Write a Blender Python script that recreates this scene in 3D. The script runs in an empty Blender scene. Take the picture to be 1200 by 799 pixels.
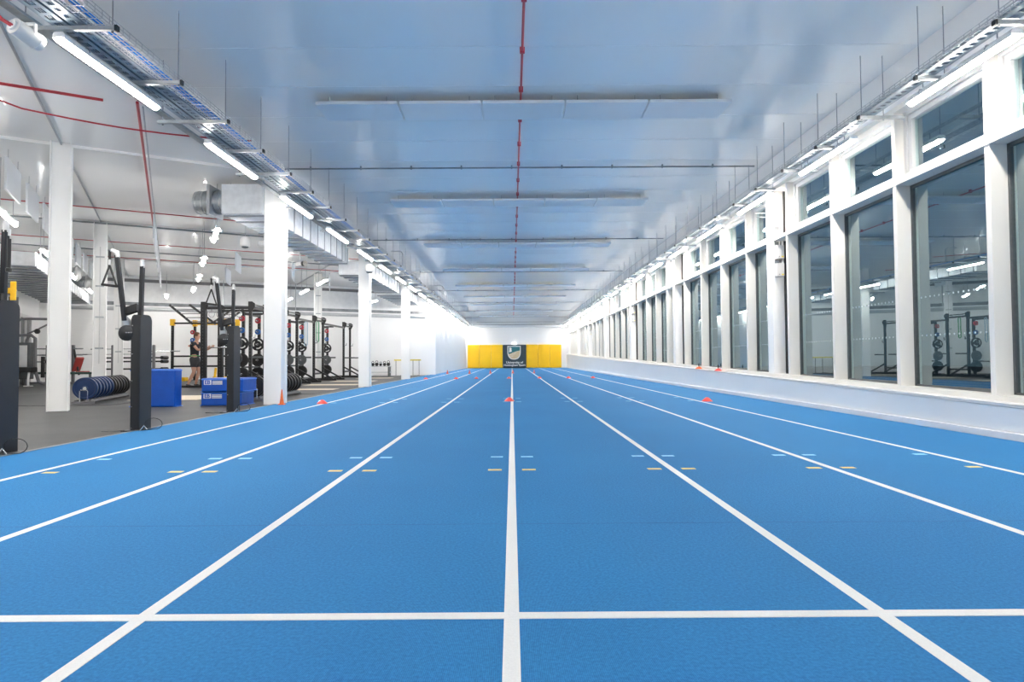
import bpy, bmesh, math, random
from mathutils import Vector, Matrix
random.seed(4)
S = bpy.context.scene
COL = S.collection
PI = math.pi

# ------------------------------------------------------------------ camera
H = 0.8468
pitch, yaw, roll = 0.0288256, 0.0000639, 0.00626829
fw = Vector((math.sin(yaw)*math.cos(pitch), math.cos(yaw)*math.cos(pitch), math.sin(pitch)))
rt = Vector((math.cos(yaw), -math.sin(yaw), 0))
up = rt.cross(fw)
r2 = math.cos(roll)*rt - math.sin(roll)*up
u2 = math.sin(roll)*rt + math.cos(roll)*up
cd = bpy.data.cameras.new('camera')
cam = bpy.data.objects.new('camera', cd)
COL.objects.link(cam)
cam.matrix_world = Matrix(((r2.x, u2.x, -fw.x, 0), (r2.y, u2.y, -fw.y, 0), (r2.z, u2.z, -fw.z, H), (0, 0, 0, 1)))
cd.sensor_width = 36
cd.lens = 730/1200*36
cd.clip_start = 0.05
cd.clip_end = 300
S.camera = cam

# ------------------------------------------------------------------ world (dusk) and exposure
w = bpy.data.worlds.new('dusk')
S.world = w
w.use_nodes = True
wn = w.node_tree
bg = wn.nodes['Background']
gr = wn.nodes.new('ShaderNodeValToRGB')
tc = wn.nodes.new('ShaderNodeTexCoord')
sx = wn.nodes.new('ShaderNodeSeparateXYZ')
wn.links.new(tc.outputs['Generated'], sx.inputs[0])
wn.links.new(sx.outputs['Z'], gr.inputs[0])
gr.color_ramp.elements[0].position = 0.0
gr.color_ramp.elements[0].color = (0.15, 0.25, 0.33, 1)
gr.color_ramp.elements[1].position = 0.6
gr.color_ramp.elements[1].color = (0.06, 0.17, 0.30, 1)
wn.links.new(gr.outputs[0], bg.inputs['Color'])
bg.inputs['Strength'].default_value = 0.07
S.view_settings.view_transform = 'Standard'
S.view_settings.look = 'None'
S.view_settings.gamma = 1
S.view_settings.use_curve_mapping = False
S.view_settings.exposure = 2.27
LAMP = 32.0          # emission of the long strip lamps

# ------------------------------------------------------------------ materials
def mat(name, col, rough=0.5, metal=0.0, noise=0.0, scale=20.0, bump=0.0, bscale=None, spec=0.5, coat=0.0, stretch=None):
    m = bpy.data.materials.new(name)
    m.use_nodes = True
    nt = m.node_tree
    b = nt.nodes['Principled BSDF']
    b.inputs['Base Color'].default_value = (*col, 1)
    b.inputs['Roughness'].default_value = rough
    b.inputs['Metallic'].default_value = metal
    b.inputs['Specular IOR Level'].default_value = spec
    b.inputs['Coat Weight'].default_value = coat
    t = nt.nodes.new('ShaderNodeTexCoord')
    mp = nt.nodes.new('ShaderNodeMapping')
    nt.links.new(t.outputs['Object'], mp.inputs[0])
    if stretch:
        mp.inputs['Scale'].default_value = stretch
    n = nt.nodes.new('ShaderNodeTexNoise')
    n.inputs['Scale'].default_value = scale
    n.inputs['Detail'].default_value = 4
    nt.links.new(mp.outputs[0], n.inputs['Vector'])
    if noise > 0:
        r = nt.nodes.new('ShaderNodeValToRGB')
        r.color_ramp.elements[0].position = 0.3
        r.color_ramp.elements[1].position = 0.7
        r.color_ramp.elements[0].color = (*[c*(1-noise) for c in col], 1)
        r.color_ramp.elements[1].color = (*[min(1, c*(1+noise)) for c in col], 1)
        nt.links.new(n.outputs['Fac'], r.inputs[0])
        nt.links.new(r.outputs[0], b.inputs['Base Color'])
    if bump > 0:
        n2 = n
        if bscale:
            n2 = nt.nodes.new('ShaderNodeTexNoise')
            n2.inputs['Scale'].default_value = bscale
            nt.links.new(mp.outputs[0], n2.inputs['Vector'])
        bp = nt.nodes.new('ShaderNodeBump')
        bp.inputs['Strength'].default_value = bump
        bp.inputs['Distance'].default_value = 0.01
        nt.links.new(n2.outputs['Fac'], bp.inputs['Height'])
        nt.links.new(bp.outputs[0], b.inputs['Normal'])
    return m

def emit(name, col, s):
    m = bpy.data.materials.new(name)
    m.use_nodes = True
    b = m.node_tree.nodes['Principled BSDF']
    b.inputs['Base Color'].default_value = (0.8, 0.8, 0.8, 1)
    b.inputs['Emission Color'].default_value = (*col, 1)
    b.inputs['Emission Strength'].default_value = s
    return m

WHITE = mat('white_paint', (0.88, 0.88, 0.87), 0.45, noise=0.015, scale=1.5)
WALLW = mat('white_wall', (0.87, 0.87, 0.87), 0.6, noise=0.02, scale=0.7, bump=0.02, bscale=60)
PLINTH = mat('plinth_paint', (0.87, 0.87, 0.87), 0.4, noise=0.02, scale=0.5)
SKIRT = mat('skirting_paint', (0.76, 0.75, 0.77), 0.4, noise=0.02, scale=2)
MULL = mat('mullion_paint', (0.77, 0.75, 0.71), 0.35, noise=0.01, scale=2)
PVC = mat('window_pvc', (0.66, 0.66, 0.66), 0.3, noise=0.01, scale=2)
GAP = mat('black_gasket', (0.02, 0.02, 0.022), 0.6, noise=0.1)
CEIL = mat('ceiling_sheet', (0.90, 0.91, 0.91), 0.27, noise=0.01, scale=0.6, spec=0.7, stretch=(1, 0.25, 1), coat=0.25)
RAFT = mat('acoustic_panel', (0.74, 0.77, 0.80), 0.5, noise=0.01, scale=3)
GALV = mat('galvanised_steel', (0.42, 0.45, 0.47), 0.35, metal=0.75, noise=0.14, scale=14)
GALVW = mat('pale_steel', (0.52, 0.54, 0.56), 0.4, metal=0.35, noise=0.05, scale=9)
TRAYM = mat('tray_steel', (0.34, 0.40, 0.45), 0.4, metal=0.4, noise=0.1, scale=18)
CORR = mat('ribbed_sheet', (0.82, 0.83, 0.84), 0.35, metal=0.1, noise=0.05, scale=5)
FLNG = mat('flange_steel', (0.30, 0.33, 0.36), 0.4, metal=0.4, noise=0.1)
DUCT = mat('duct_steel', (0.82, 0.84, 0.86), 0.45, metal=0.1, noise=0.08, scale=7)
RODM = mat('rod_steel', (0.35, 0.37, 0.40), 0.4, metal=0.6, noise=0.08)
DARKST = mat('dark_gap_steel', (0.22, 0.24, 0.26), 0.5, metal=0.3, noise=0.3, scale=3)
BLUEC = mat('blue_cable', (0.005, 0.25, 0.75), 0.4, noise=0.15, scale=30)
GREYC = mat('grey_cable', (0.30, 0.33, 0.36), 0.5, noise=0.2, scale=30)
REDP = mat('red_pipe', (0.42, 0.03, 0.045), 0.4, noise=0.08, scale=9)
HOUS = mat('lamp_housing', (0.78, 0.79, 0.80), 0.35, noise=0.01)
TUBE = emit('lamp_diffuser', (1.0, 0.935, 0.85), LAMP)
TUBEG = emit('gym_lamp_diffuser', (1.0, 0.97, 0.93), LAMP*0.55)
RUBBER = mat('grey_rubber_floor', (0.052, 0.052, 0.051), 0.55, noise=0.22, scale=1.3, bump=0.1, bscale=200)
RUBD = mat('dark_rubber_mat', (0.05, 0.05, 0.052), 0.6, noise=0.2, scale=4)
WOOD = mat('platform_wood', (0.60, 0.50, 0.36), 0.45, noise=0.12, scale=6, stretch=(1, 8, 1))
LINE = mat('white_line_yarn', (0.74, 0.73, 0.71), 0.7, noise=0.04, scale=150, bump=0.15, bscale=300)
YMARK = mat('yellow_mark', (0.85, 0.60, 0.20), 0.7, noise=0.15, scale=60)
BMARK = mat('pale_blue_mark', (0.30, 0.66, 0.90), 0.7, noise=0.15, scale=60)
PADY = mat('yellow_pad_vinyl', (0.95, 0.55, 0.0), 0.4, noise=0.03, scale=1.5)
PADD = mat('slate_pad_vinyl', (0.022, 0.045, 0.062), 0.45, noise=0.05, scale=3)
LOGOW = mat('print_white', (0.82, 0.82, 0.80), 0.5)
LOGOT = mat('print_teal', (0.01, 0.14, 0.16), 0.5)
LOGOB = mat('print_sand', (0.66, 0.52, 0.33), 0.5)
BLACK = mat('black_frame', (0.011, 0.011, 0.012), 0.35, noise=0.1, scale=15)
BLACKR = mat('black_rubber', (0.009, 0.009, 0.010), 0.45, noise=0.15, scale=20)
CHAR = mat('charcoal_coat', (0.009, 0.011, 0.016), 0.5, noise=0.08, scale=12)
CHARS = mat('charcoal_smooth', (0.009, 0.011, 0.014), 0.35, noise=0.08, scale=12)
NAVY = mat('navy_rubber', (0.006, 0.030, 0.11), 0.35, noise=0.08, scale=12)
MATB = mat('blue_vinyl', (0.0, 0.075, 0.45), 0.3, noise=0.08, scale=6, bump=0.5, bscale=5)
MATL = mat('light_blue_vinyl_edge', (0.06, 0.22, 0.75), 0.3, noise=0.06, scale=6)
YELM = mat('yellow_steel', (0.80, 0.46, 0.01), 0.4, noise=0.04)
REDM = mat('red_rubber', (0.45, 0.02, 0.04), 0.45, noise=0.06)
BLUM = mat('blue_rubber', (0.01, 0.11, 0.38), 0.45, noise=0.06)
GREYP = mat('grey_iron', (0.11, 0.12, 0.125), 0.4, metal=0.3, noise=0.1)
CHROME = mat('chrome', (0.70, 0.71, 0.72), 0.2, metal=0.9, noise=0.02)
GREYM = mat('machine_grey', (0.17, 0.17, 0.18), 0.4, noise=0.05)
GREENP = mat('green_pad', (0.035, 0.085, 0.07), 0.45, noise=0.08)
REDPAD = mat('red_pad', (0.42, 0.06, 0.05), 0.45, noise=0.05)
ORANGE = mat('orange_plastic', (0.85, 0.14, 0.02), 0.35, noise=0.03)
REDC = mat('red_plastic', (0.80, 0.07, 0.05), 0.35, noise=0.03)
SKIN = mat('skin', (0.56, 0.31, 0.22), 0.5, noise=0.05)
HAIR = mat('auburn_hair', (0.13, 0.05, 0.02), 0.6, noise=0.3, scale=80)
CLOTH = mat('black_cloth', (0.018, 0.020, 0.026), 0.8, noise=0.1)
CLOTHG = mat('charcoal_cloth', (0.040, 0.042, 0.048), 0.8, noise=0.1)
CLOTHP = mat('salmon_print', (0.55, 0.25, 0.20), 0.8)
LIME = mat('lime_trim', (0.10, 0.42, 0.12), 0.7)
EYE = mat('eye_dark', (0.03, 0.02, 0.02), 0.3)
DOT = mat('manifestation_dot', (0.60, 0.66, 0.68), 0.5)
LABELY = mat('yellow_sticker', (0.85, 0.70, 0.10), 0.5)
GROUND = mat('outside_paving', (0.06, 0.065, 0.07), 0.8, noise=0.2, scale=1)

def track_mat():
    m = bpy.data.materials.new('blue_track_yarn')
    m.use_nodes = True
    nt = m.node_tree
    L = nt.links.new
    b = nt.nodes['Principled BSDF']
    b.inputs['Roughness'].default_value = 0.8
    b.inputs['Specular IOR Level'].default_value = 0.18
    b.inputs['Sheen Weight'].default_value = 0.0
    b.inputs['Sheen Tint'].default_value = (0.5, 0.75, 1, 1)
    t = nt.nodes.new('ShaderNodeTexCoord')
    n = nt.nodes.new('ShaderNodeTexNoise'); n.inputs['Scale'].default_value = 75; n.inputs['Detail'].default_value = 8; n.inputs['Roughness'].default_value = 0.75
    n2 = nt.nodes.new('ShaderNodeTexNoise'); n2.inputs['Scale'].default_value = 0.55; n2.inputs['Detail'].default_value = 5
    L(t.outputs['Object'], n.inputs['Vector']); L(t.outputs['Object'], n2.inputs['Vector'])
    wv = nt.nodes.new('ShaderNodeTexWave'); wv.wave_type = 'BANDS'; wv.bands_direction = 'X'
    wv.inputs['Scale'].default_value = 75; wv.inputs['Distortion'].default_value = 1.5; wv.inputs['Detail'].default_value = 1
    L(t.outputs['Object'], wv.inputs['Vector'])
    mx = nt.nodes.new('ShaderNodeMix'); mx.data_type = 'FLOAT'; mx.inputs[0].default_value = 0.22
    L(n.outputs['Fac'], mx.inputs[2]); L(wv.outputs['Fac'], mx.inputs[3])
    r = nt.nodes.new('ShaderNodeValToRGB')
    r.color_ramp.elements[0].position = 0.36; r.color_ramp.elements[1].position = 0.64
    r.color_ramp.elements[0].color = (0.013, 0.122, 0.310, 1)
    r.color_ramp.elements[1].color = (0.034, 0.240, 0.535, 1)
    L(mx.outputs[0], r.inputs[0])
    r2_ = nt.nodes.new('ShaderNodeValToRGB')
    r2_.color_ramp.elements[0].position = 0.35; r2_.color_ramp.elements[1].position = 0.7
    r2_.color_ramp.elements[0].color = (0.94, 0.94, 0.94, 1); r2_.color_ramp.elements[1].color = (1.07, 1.05, 1.02, 1)
    L(n2.outputs['Fac'], r2_.inputs[0])
    mm = nt.nodes.new('ShaderNodeMix'); mm.data_type = 'RGBA'; mm.blend_type = 'MULTIPLY'; mm.inputs[0].default_value = 1
    L(r.outputs[0], mm.inputs[6]); L(r2_.outputs[0], mm.inputs[7])
    L(mm.outputs[2], b.inputs['Base Color'])
    bp = nt.nodes.new('ShaderNodeBump'); bp.inputs['Strength'].default_value = 0.35; bp.inputs['Distance'].default_value = 0.004
    L(mx.outputs[0], bp.inputs['Height']); L(bp.outputs[0], b.inputs['Normal'])
    return m
TRACK = track_mat()

def glass_mat():
    m = bpy.data.materials.new('double_glazing')
    m.use_nodes = True
    nt = m.node_tree
    L = nt.links.new
    for n in list(nt.nodes):
        if n.type == 'BSDF_PRINCIPLED': nt.nodes.remove(n)
    out = nt.nodes['Material Output']
    tr = nt.nodes.new('ShaderNodeBsdfTransparent'); tr.inputs[0].default_value = (0.80, 0.90, 0.90, 1)
    gl = nt.nodes.new('ShaderNodeBsdfGlossy'); gl.inputs['Roughness'].default_value = 0.0
    gl.inputs['Color'].default_value = (0.80, 0.93, 0.96, 1)
    fr = nt.nodes.new('ShaderNodeFresnel'); fr.inputs['IOR'].default_value = 3.6
    n = nt.nodes.new('ShaderNodeTexNoise'); n.inputs['Scale'].default_value = 0.8
    t = nt.nodes.new('ShaderNodeTexCoord'); L(t.outputs['Object'], n.inputs['Vector'])
    bp = nt.nodes.new('ShaderNodeBump'); bp.inputs['Strength'].default_value = 0.02; bp.inputs['Distance'].default_value = 0.02
    L(n.outputs['Fac'], bp.inputs['Height']); L(bp.outputs[0], gl.inputs['Normal'])
    ge = nt.nodes.new('ShaderNodeNewGeometry')      # a pane has two faces: only the outer side of each reflects
    iv = nt.nodes.new('ShaderNodeMath'); iv.operation = 'SUBTRACT'; iv.inputs[0].default_value = 1
    L(ge.outputs['Backfacing'], iv.inputs[1])
    ml = nt.nodes.new('ShaderNodeMath'); ml.operation = 'MULTIPLY'
    L(fr.outputs[0], ml.inputs[0]); L(iv.outputs[0], ml.inputs[1])
    mx = nt.nodes.new('ShaderNodeMixShader')
    L(ml.outputs[0], mx.inputs[0]); L(tr.outputs[0], mx.inputs[1]); L(gl.outputs[0], mx.inputs[2])
    L(mx.outputs[0], out.inputs['Surface'])
    return m
GLASS = glass_mat()

# ------------------------------------------------------------------ mesh building helpers
class MB:
    def __init__(s): s.v = []; s.f = []
    def add(s, vs, fs, M=None):
        o = len(s.v)
        for q in vs:
            q = Vector(q)
            s.v.append(M @ q if M else q)
        s.f += [tuple(i+o for i in f) for f in fs]
        return s
    def box(s, x0, x1, y0, y1, z0, z1, M=None):
        vs = [(x0,y0,z0),(x1,y0,z0),(x1,y1,z0),(x0,y1,z0),(x0,y0,z1),(x1,y0,z1),(x1,y1,z1),(x0,y1,z1)]
        return s.add(vs, [(0,3,2,1),(4,5,6,7),(0,1,5,4),(1,2,6,5),(2,3,7,6),(3,0,4,7)], M)
    def bar(s, a, b, wd, ht=None, upv=(0,0,1)):
        """rectangular bar between two points"""
        a = Vector(a); b = Vector(b); ht = ht or wd
        d = (b-a); L = d.length; d.normalize()
        u = Vector(upv)
        if abs(d.dot(u)) > 0.98: u = Vector((0,1,0))
        x = d.cross(u).normalized(); z = x.cross(d)
        M = Matrix(((x.x,d.x,z.x,a.x),(x.y,d.y,z.y,a.y),(x.z,d.z,z.z,a.z),(0,0,0,1)))
        return s.box(-wd/2, wd/2, 0, L, -ht/2, ht/2, M)
    def tube(s, pts, r, n=8, cap=True):
        pts = [Vector(p) for p in pts]
        rs = r if isinstance(r, (list, tuple)) else [r]*len(pts)
        o = len(s.v); k = len(pts)
        px = None
        for i, p in enumerate(pts):
            d = (pts[min(i+1, k-1)] - pts[max(i-1, 0)]).normalized()
            if px is None:
                px = d.orthogonal().normalized()
            else:
                px = (px - d*px.dot(d)).normalized()
            py = d.cross(px)
            for j in range(n):
                a = 2*PI*j/n
                s.v.append(p + (px*math.cos(a) + py*math.sin(a))*rs[i])
        for i in range(k-1):
            for j in range(n):
                j2 = (j+1) % n
                s.f.append((o+i*n+j, o+i*n+j2, o+(i+1)*n+j2, o+(i+1)*n+j))
        if cap:
            s.f.append(tuple(o+j for j in reversed(range(n))))
            s.f.append(tuple(o+(k-1)*n+j for j in range(n)))
        return s
    def lathe(s, prof, n=24, M=None):
        """prof: list of (radius, z); revolved about z"""
        o = len(s.v); k = len(prof)
        for (r, z) in prof:
            for j in range(n):
                a = 2*PI*j/n
                q = Vector((r*math.cos(a), r*math.sin(a), z))
                s.v.append(M @ q if M else q)
        for i in range(k-1):
            for j in range(n):
                j2 = (j+1) % n
                s.f.append((o+i*n+j, o+i*n+j2, o+(i+1)*n+j2, o+(i+1)*n+j))
        s.f.append(tuple(o+j for j in reversed(range(n))))
        s.f.append(tuple(o+(k-1)*n+j for j in range(n)))
        return s
    def prism(s, poly, a, b, M=None):
        """poly in (x,z), extruded along y from a to b"""
        n = len(poly)
        vs = [(p[0], a, p[1]) for p in poly] + [(p[0], b, p[1]) for p in poly]
        fs = [tuple(range(n)), tuple(reversed(range(n, 2*n)))]
        for i in range(n):
            j = (i+1) % n
            fs.append((i, i+n, j+n, j))
        return s.add(vs, fs, M)
    def mesh(s, name, m, bevel=0.0, smooth=False):
        me = bpy.data.meshes.new(name)
        me.from_pydata([tuple(q) for q in s.v], [], s.f)
        bm = bmesh.new(); bm.from_mesh(me)
        bmesh.ops.recalc_face_normals(bm, faces=bm.faces)
        if bevel > 0:
            bmesh.ops.bevel(bm, geom=[e for e in bm.edges if len(e.link_faces) == 2 and e.calc_face_angle(0) > 0.6],
                            offset=bevel, segments=2, profile=0.5, affect='EDGES')
        bm.to_mesh(me); bm.free()
        if smooth:
            me.polygons.foreach_set('use_smooth', [True]*len(me.polygons))
            try: me.set_sharp_from_angle(angle=0.7)
            except Exception: pass
        me.materials.append(m)
        me.update()
        return me
    def obj(s, name, m, parent=None, bevel=0.0, smooth=False, kind=None):
        o = bpy.data.objects.new(name, s.mesh(name, m, bevel, smooth))
        COL.objects.link(o)
        if parent: o.parent = parent
        if kind: o['kind'] = kind
        return o

def tag(o, label, cat, group=None, kind=None):
    o['label'] = label; o['category'] = cat
    if group: o['group'] = group
    if kind: o['kind'] = kind
    return o
def thing(name, label, cat, loc=(0,0,0), rz=0, group=None):
    o = bpy.data.objects.new(name, None)
    o.empty_display_size = 0.1
    COL.objects.link(o)
    o.location = loc; o.rotation_euler = (0, 0, rz)
    return tag(o, label, cat, group)
def structure(name, loc=(0,0,0)):
    o = bpy.data.objects.new(name, None)
    COL.objects.link(o); o.location = loc; o['kind'] = 'structure'
    return o
def dup(root, loc=None, rz=None, label=None, group=None):
    def cp(o, par):
        c = o.copy(); COL.objects.link(c)
        if par: c.parent = par
        for ch in kids.get(o.name, []):
            cp(ch, c)
        return c
    kids = {}
    for o in [root] + list(root.children_recursive):
        kids[o.name] = list(o.children)
    r = cp(root, None)
    if loc is not None: r.location = loc
    if rz is not None: r.rotation_euler = (0, 0, rz)
    if label: r['label'] = label
    if group: r['group'] = group
    return r
def inst(mesh, name, parent, loc=(0,0,0), rot=None, scale=None):
    o = bpy.data.objects.new(name, mesh)
    COL.objects.link(o); o.parent = parent; o.location = loc
    if rot: o.rotation_euler = rot
    if scale: o.scale = scale
    return o
def text_mesh(body, size, m, parent, name, matrix, thick=0.002, bold=0.0):
    cu = bpy.data.curves.new('t', 'FONT')
    cu.body = body; cu.size = size; cu.extrude = thick; cu.align_x = 'CENTER'; cu.align_y = 'CENTER'
    cu.offset = bold; cu.resolution_u = 3
    t = bpy.data.objects.new('t', cu)
    COL.objects.link(t)
    bpy.context.view_layer.update()
    dg = bpy.context.evaluated_depsgraph_get()
    me = bpy.data.meshes.new_from_object(t.evaluated_get(dg))
    bpy.data.objects.remove(t)
    me.materials.clear(); me.materials.append(m)
    me.transform(matrix)
    o = bpy.data.objects.new(name, me)
    COL.objects.link(o); o.parent = parent
    return o
ONES = ['', 'first','second','third','fourth','fifth','sixth','seventh','eighth','ninth','tenth','eleventh','twelfth','thirteenth','fourteenth','fifteenth','sixteenth','seventeenth','eighteenth','nineteenth']
TENS = {2:('twenty','twentieth'),3:('thirty','thirtieth'),4:('forty','fortieth'),5:('fifty','fiftieth'),6:('sixty','sixtieth')}
def nth(n):
    if n < 20: return ONES[n]
    t, o = divmod(n, 10)
    return TENS[t][1] if o == 0 else TENS[t][0] + '-' + ONES[o]

U = Vector((-0.4800, 0.8773, 0))       # the gym wing runs skew to the hall
V = Vector((0.8773, 0.4800, 0))
UA = math.atan2(U.y, U.x) - PI/2       # rotation that turns +Y into U
YB, YE = -10.0, 58.0                   # hall from behind the viewer to the end wall
XR = 5.18                              # room face of the window mullions
ZC = 4.70
TX0, TX1 = -4.58, 5.0
def sill(y): return 0.43 + 0.0172*(y-6.7)

# ------------------------------------------------------------------ floor
fl = structure('floor')
MB().box(-24, 6, YB-0.3, YE+0.3, -0.25, -0.012).obj('rubber_floor', RUBBER, fl)
MB().box(TX0, TX1+0.05, YB, YE, -0.012, 0.0).obj('track_surface', TRACK, fl)
LX = -0.0066
for k in range(-3, 4):
    x = LX + 1.22*k
    MB().box(x-0.025, x+0.025, YB, YE-0.12, 0.0, 0.0018).obj('lane_line', LINE, fl)
MB().box(TX0, TX1, 2.055, 2.105, 0.0, 0.0022).obj('start_line', LINE, fl)
MB().box(TX0, TX1, 3.225, 3.229, 0.0, 0.0006).obj('carpet_seam', mat('seam', (0.015, 0.10, 0.28), 0.8), fl)
MB().box(TX0-0.05, TX0, YB, 35.0, -0.012, 0.004).obj('edge_strip', DARKST, fl)
dash = MB().box(-0.052, 0.052, -0.028, 0.028, 0, 0.0016)
dy_ = dash.mesh('yellow_dash', YMARK); db_ = dash.mesh('blue_dash', BMARK)
for yy, me, nm, off, in ((4.79, dy_, 'yellow_dash', 0.13), (5.42, db_, 'blue_dash', 0.13), (12.35, db_, 'blue_dash', 0.13), (13.4, db_, 'blue_dash', 0.13)):
    for k in range(-3, 4):
        for s in (-1, 1):
            if (k == -3 and s < 0) or (k == 3 and s > 0): continue
            inst(me, nm, fl, (LX+1.22*k+s*off, yy, 0))
# dark mats and timber inlays of the lifting area
pf = structure('floor')
MB().box(-12.5, -5.0, 15.8, 33.0, -0.012, -0.004).obj('dark_matting', RUBD, pf)
MB().box(-15.5, -7.9, 12.2, 15.8, -0.012, -0.004).obj('dark_matting', RUBD, pf)
for (x0, x1, y0, y1) in ((-6.9, -5.15, 17.9, 18.6), (-7.1, -5.3, 21.1, 22.0), (-7.2, -5.5, 24.6, 25.5), (-7.2, -5.6, 28.6, 29.6), (-8.4, -6.9, 13.6, 15.4)):
    MB().box(x0, x1, y0, y1, -0.004, 0.0).obj('timber_inlay', WOOD, pf)
# paving outside the windows
g = MB().box(5.62, 60, -40, 90, -0.9, -0.5).obj('outside_ground', GROUND); g['kind'] = 'structure'

# ------------------------------------------------------------------ ceiling
ce = structure('ceiling')
MB().box(-24, 5.6, YB-0.3, YE+0.3, ZC+0.03, ZC+0.2).obj('roof_deck', WHITE, ce)
MB().box(-24, -4.8, YB, YE, ZC, ZC+0.03).obj('side_lining', CEIL, ce)
pm = MB().box(-4.795, 5.15, 0.004, 1.096, 0, 0.028).mesh('ceiling_panel', CEIL, bevel=0.004)
y = 7.58 - 1.1*16
while y < YE - 0.2:
    inst(pm, 'ceiling_panel', ce, (0, y, ZC)); y += 1.1
# thin rails across at each column line
for i, yy in enumerate([-2.6, 4.85, 12.3, 19.75, 27.1, 34.5, 41.9, 49.3]):
    t = MB(); t.box(-4.5, 4.85, yy-0.012, yy+0.012, ZC-0.06, ZC-0.035)
    for k in range(9): t.box(-4.0+k, -3.97+k, yy-0.02, yy+0.02, ZC-0.07, ZC)
    tag(t.obj('ceiling_rail', DARKST), 'thin dark rail across the hall ceiling, %s one from the viewer' % nth(max(1, i)) if i else 'thin dark rail across the hall ceiling behind the viewer', 'rail', 'rails across the hall ceiling')
# beams of the gym wing, on its skew grid
A0 = Vector((-7.93, 10.9, 0))
for i, (p, d, a, b) in enumerate(((A0, U, -20, 24), (A0, V, -9, 3.4), (A0+U*7.0, V, -9, 6.3), (A0+U*14.0, V, -9, 9.8), (A0+V*7.3+U*7, U, 3, 15))):
    q0, q1 = p+d*a, p+d*b
    MB().bar((q0.x, q0.y, ZC-0.02), (q1.x, q1.y, ZC-0.02), 0.018 if d is U else 0.035, 0.05).obj('trim_%d' % (i+1), RODM if d is U else WHITE, None, kind='structure')

# ------------------------------------------------------------------ end wall and left walls
we = structure('wall_end')
MB().box(-4.4, 5.6, YE, YE+0.3, -0.02, ZC+0.03).obj('wall_face', WALLW, we)
bh = structure('trim_9')
MB().box(-4.25, 5.05, YE-0.6, YE, 3.78, ZC).obj('bulkhead', RAFT, bh)
MB().box(-3.25, 4.0, YE-0.66, YE-0.6, 4.22, 4.28).obj('bulkhead_rail', GALV, bh)
wb = structure('wall_back'); MB().box(-24, 5.6, YB-0.3, YB, -0.02, ZC+0.03).obj('wall_face', WALLW, wb)
def skew_wall(p, q, z0, z1, th, m, name, parent, out=1):
    p = Vector(p); q = Vector(q); d = (q-p).normalized(); n = Vector((d.y, -d.x))*out
    a, b, c, e = p, q, q+n*th, p+n*th
    return MB().add([(a.x,a.y,z0),(b.x,b.y,z0),(c.x,c.y,z0),(e.x,e.y,z0),(a.x,a.y,z1),(b.x,b.y,z1),(c.x,c.y,z1),(e.x,e.y,z1)],
        [(0,3,2,1),(4,5,6,7),(0,1,5,4),(1,2,6,5),(2,3,7,6),(3,0,4,7)]).obj(name, m, parent)
P0 = Vector((-4.42, 35.1)); P1 = Vector((-20.1, 26.5)); P2 = P1 - Vector((U.x, U.y))*22
wp = structure('wall_partition')
# upright lining boards along the far left side of the track
n = 20
for i in range(n):
    f0, f1 = i/n, (i+1)/n
    a = Vector((-4.42+0.13*f0, 35.1+(YE-35.1)*f0+0.01)); b = Vector((-4.42+0.13*f1, 35.1+(YE-35.1)*f1-0.01))
    skew_wall(a, b, -0.01, ZC, 0.1 + 0.012*(i % 2), WALLW, 'wall_board', wp, out=-1)
    skew_wall(a+Vector((-0.1,0)), Vector((b.x-0.1, b.y+0.02)), -0.01, ZC, 0.05, GAP, 'board_backing', wp, out=-1)
wg = structure('wall_gym')
skew_wall(P0, P1, -0.02, 3.35, 0.3, WALLW, 'wall_face', wg, out=-1)
# ribbed sheet band above the white wall
dd = (P1-P0).normalized(); L = (P1-P0).length; nn = Vector((dd.y, -dd.x))
if nn.y > 0: nn = -nn
k = 0; s_ = 0.0
mbr = MB()
while s_ < L-0.3:
    a = P0+dd*s_ - nn*0.1; b = P0+dd*(s_+0.18) - nn*0.1; c = P0+dd*(s_+0.22)-nn*0.05; e = P0+dd*(s_+0.28)-nn*0.05; g2 = P0+dd*(s_+0.32)-nn*0.1
    o = len(mbr.v)
    for q in (a, b, c, e, g2):
        mbr.v += [Vector((q.x, q.y, 3.35)), Vector((q.x, q.y, ZC))]
    for j in range(4): mbr.f.append((o+2*j, o+2*j+2, o+2*j+3, o+2*j+1))
    s_ += 0.32
mbr.obj('ribbed_sheet', CORR, wg)
q0 = P0-nn*0.1; 
skew_wall(P0-nn*0.12, P1-nn*0.12, 3.3, ZC, 0.2, CORR, 'sheet_backing', wg, out=-1)
def along(t, off, z):
    q = P0+dd*t+nn*off
    return (q.x, q.y, z)
MB().bar(along(0.2, 0.0, 3.43), along(L, 0.0, 3.43), 0.22, 0.18).obj('ledge_beam', DARKST, wg)
MB().bar(along(0.2, 0.03, 4.5), along(L, 0.03, 4.5), 0.2, 0.14).obj('eaves_beam', GREYM, wg)
wl = structure('wall_left')
skew_wall(P1, P2, -0.02, ZC, 0.3, WALLW, 'wall_face', wl, out=1)
P3 = Vector((P2.x, YB))
skew_wall(P2, P3, -0.02, ZC, 0.3, WALLW, 'wall_face', wl, out=1)
# white framed door in the left wall
dq = P1 - Vector((U.x, U.y))*3.6
drt = structure('door_1', (dq.x, dq.y, 0)); drt.rotation_euler = (0, 0, UA)
MB().box(0.0, 0.06, -1.0, 1.0, 0, 2.5).obj('door_leaf', GREYP, drt)
for (a, b) in ((-1.1, -1.0), (-0.05, 0.05), (1.0, 1.1)):
    MB().box(0.0, 0.12, a, b, 0, 2.6).obj('door_frame', PVC, drt)
MB().box(0.0, 0.12, -1.1, 1.1, 2.5, 2.62).obj('door_frame', PVC, drt)
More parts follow.
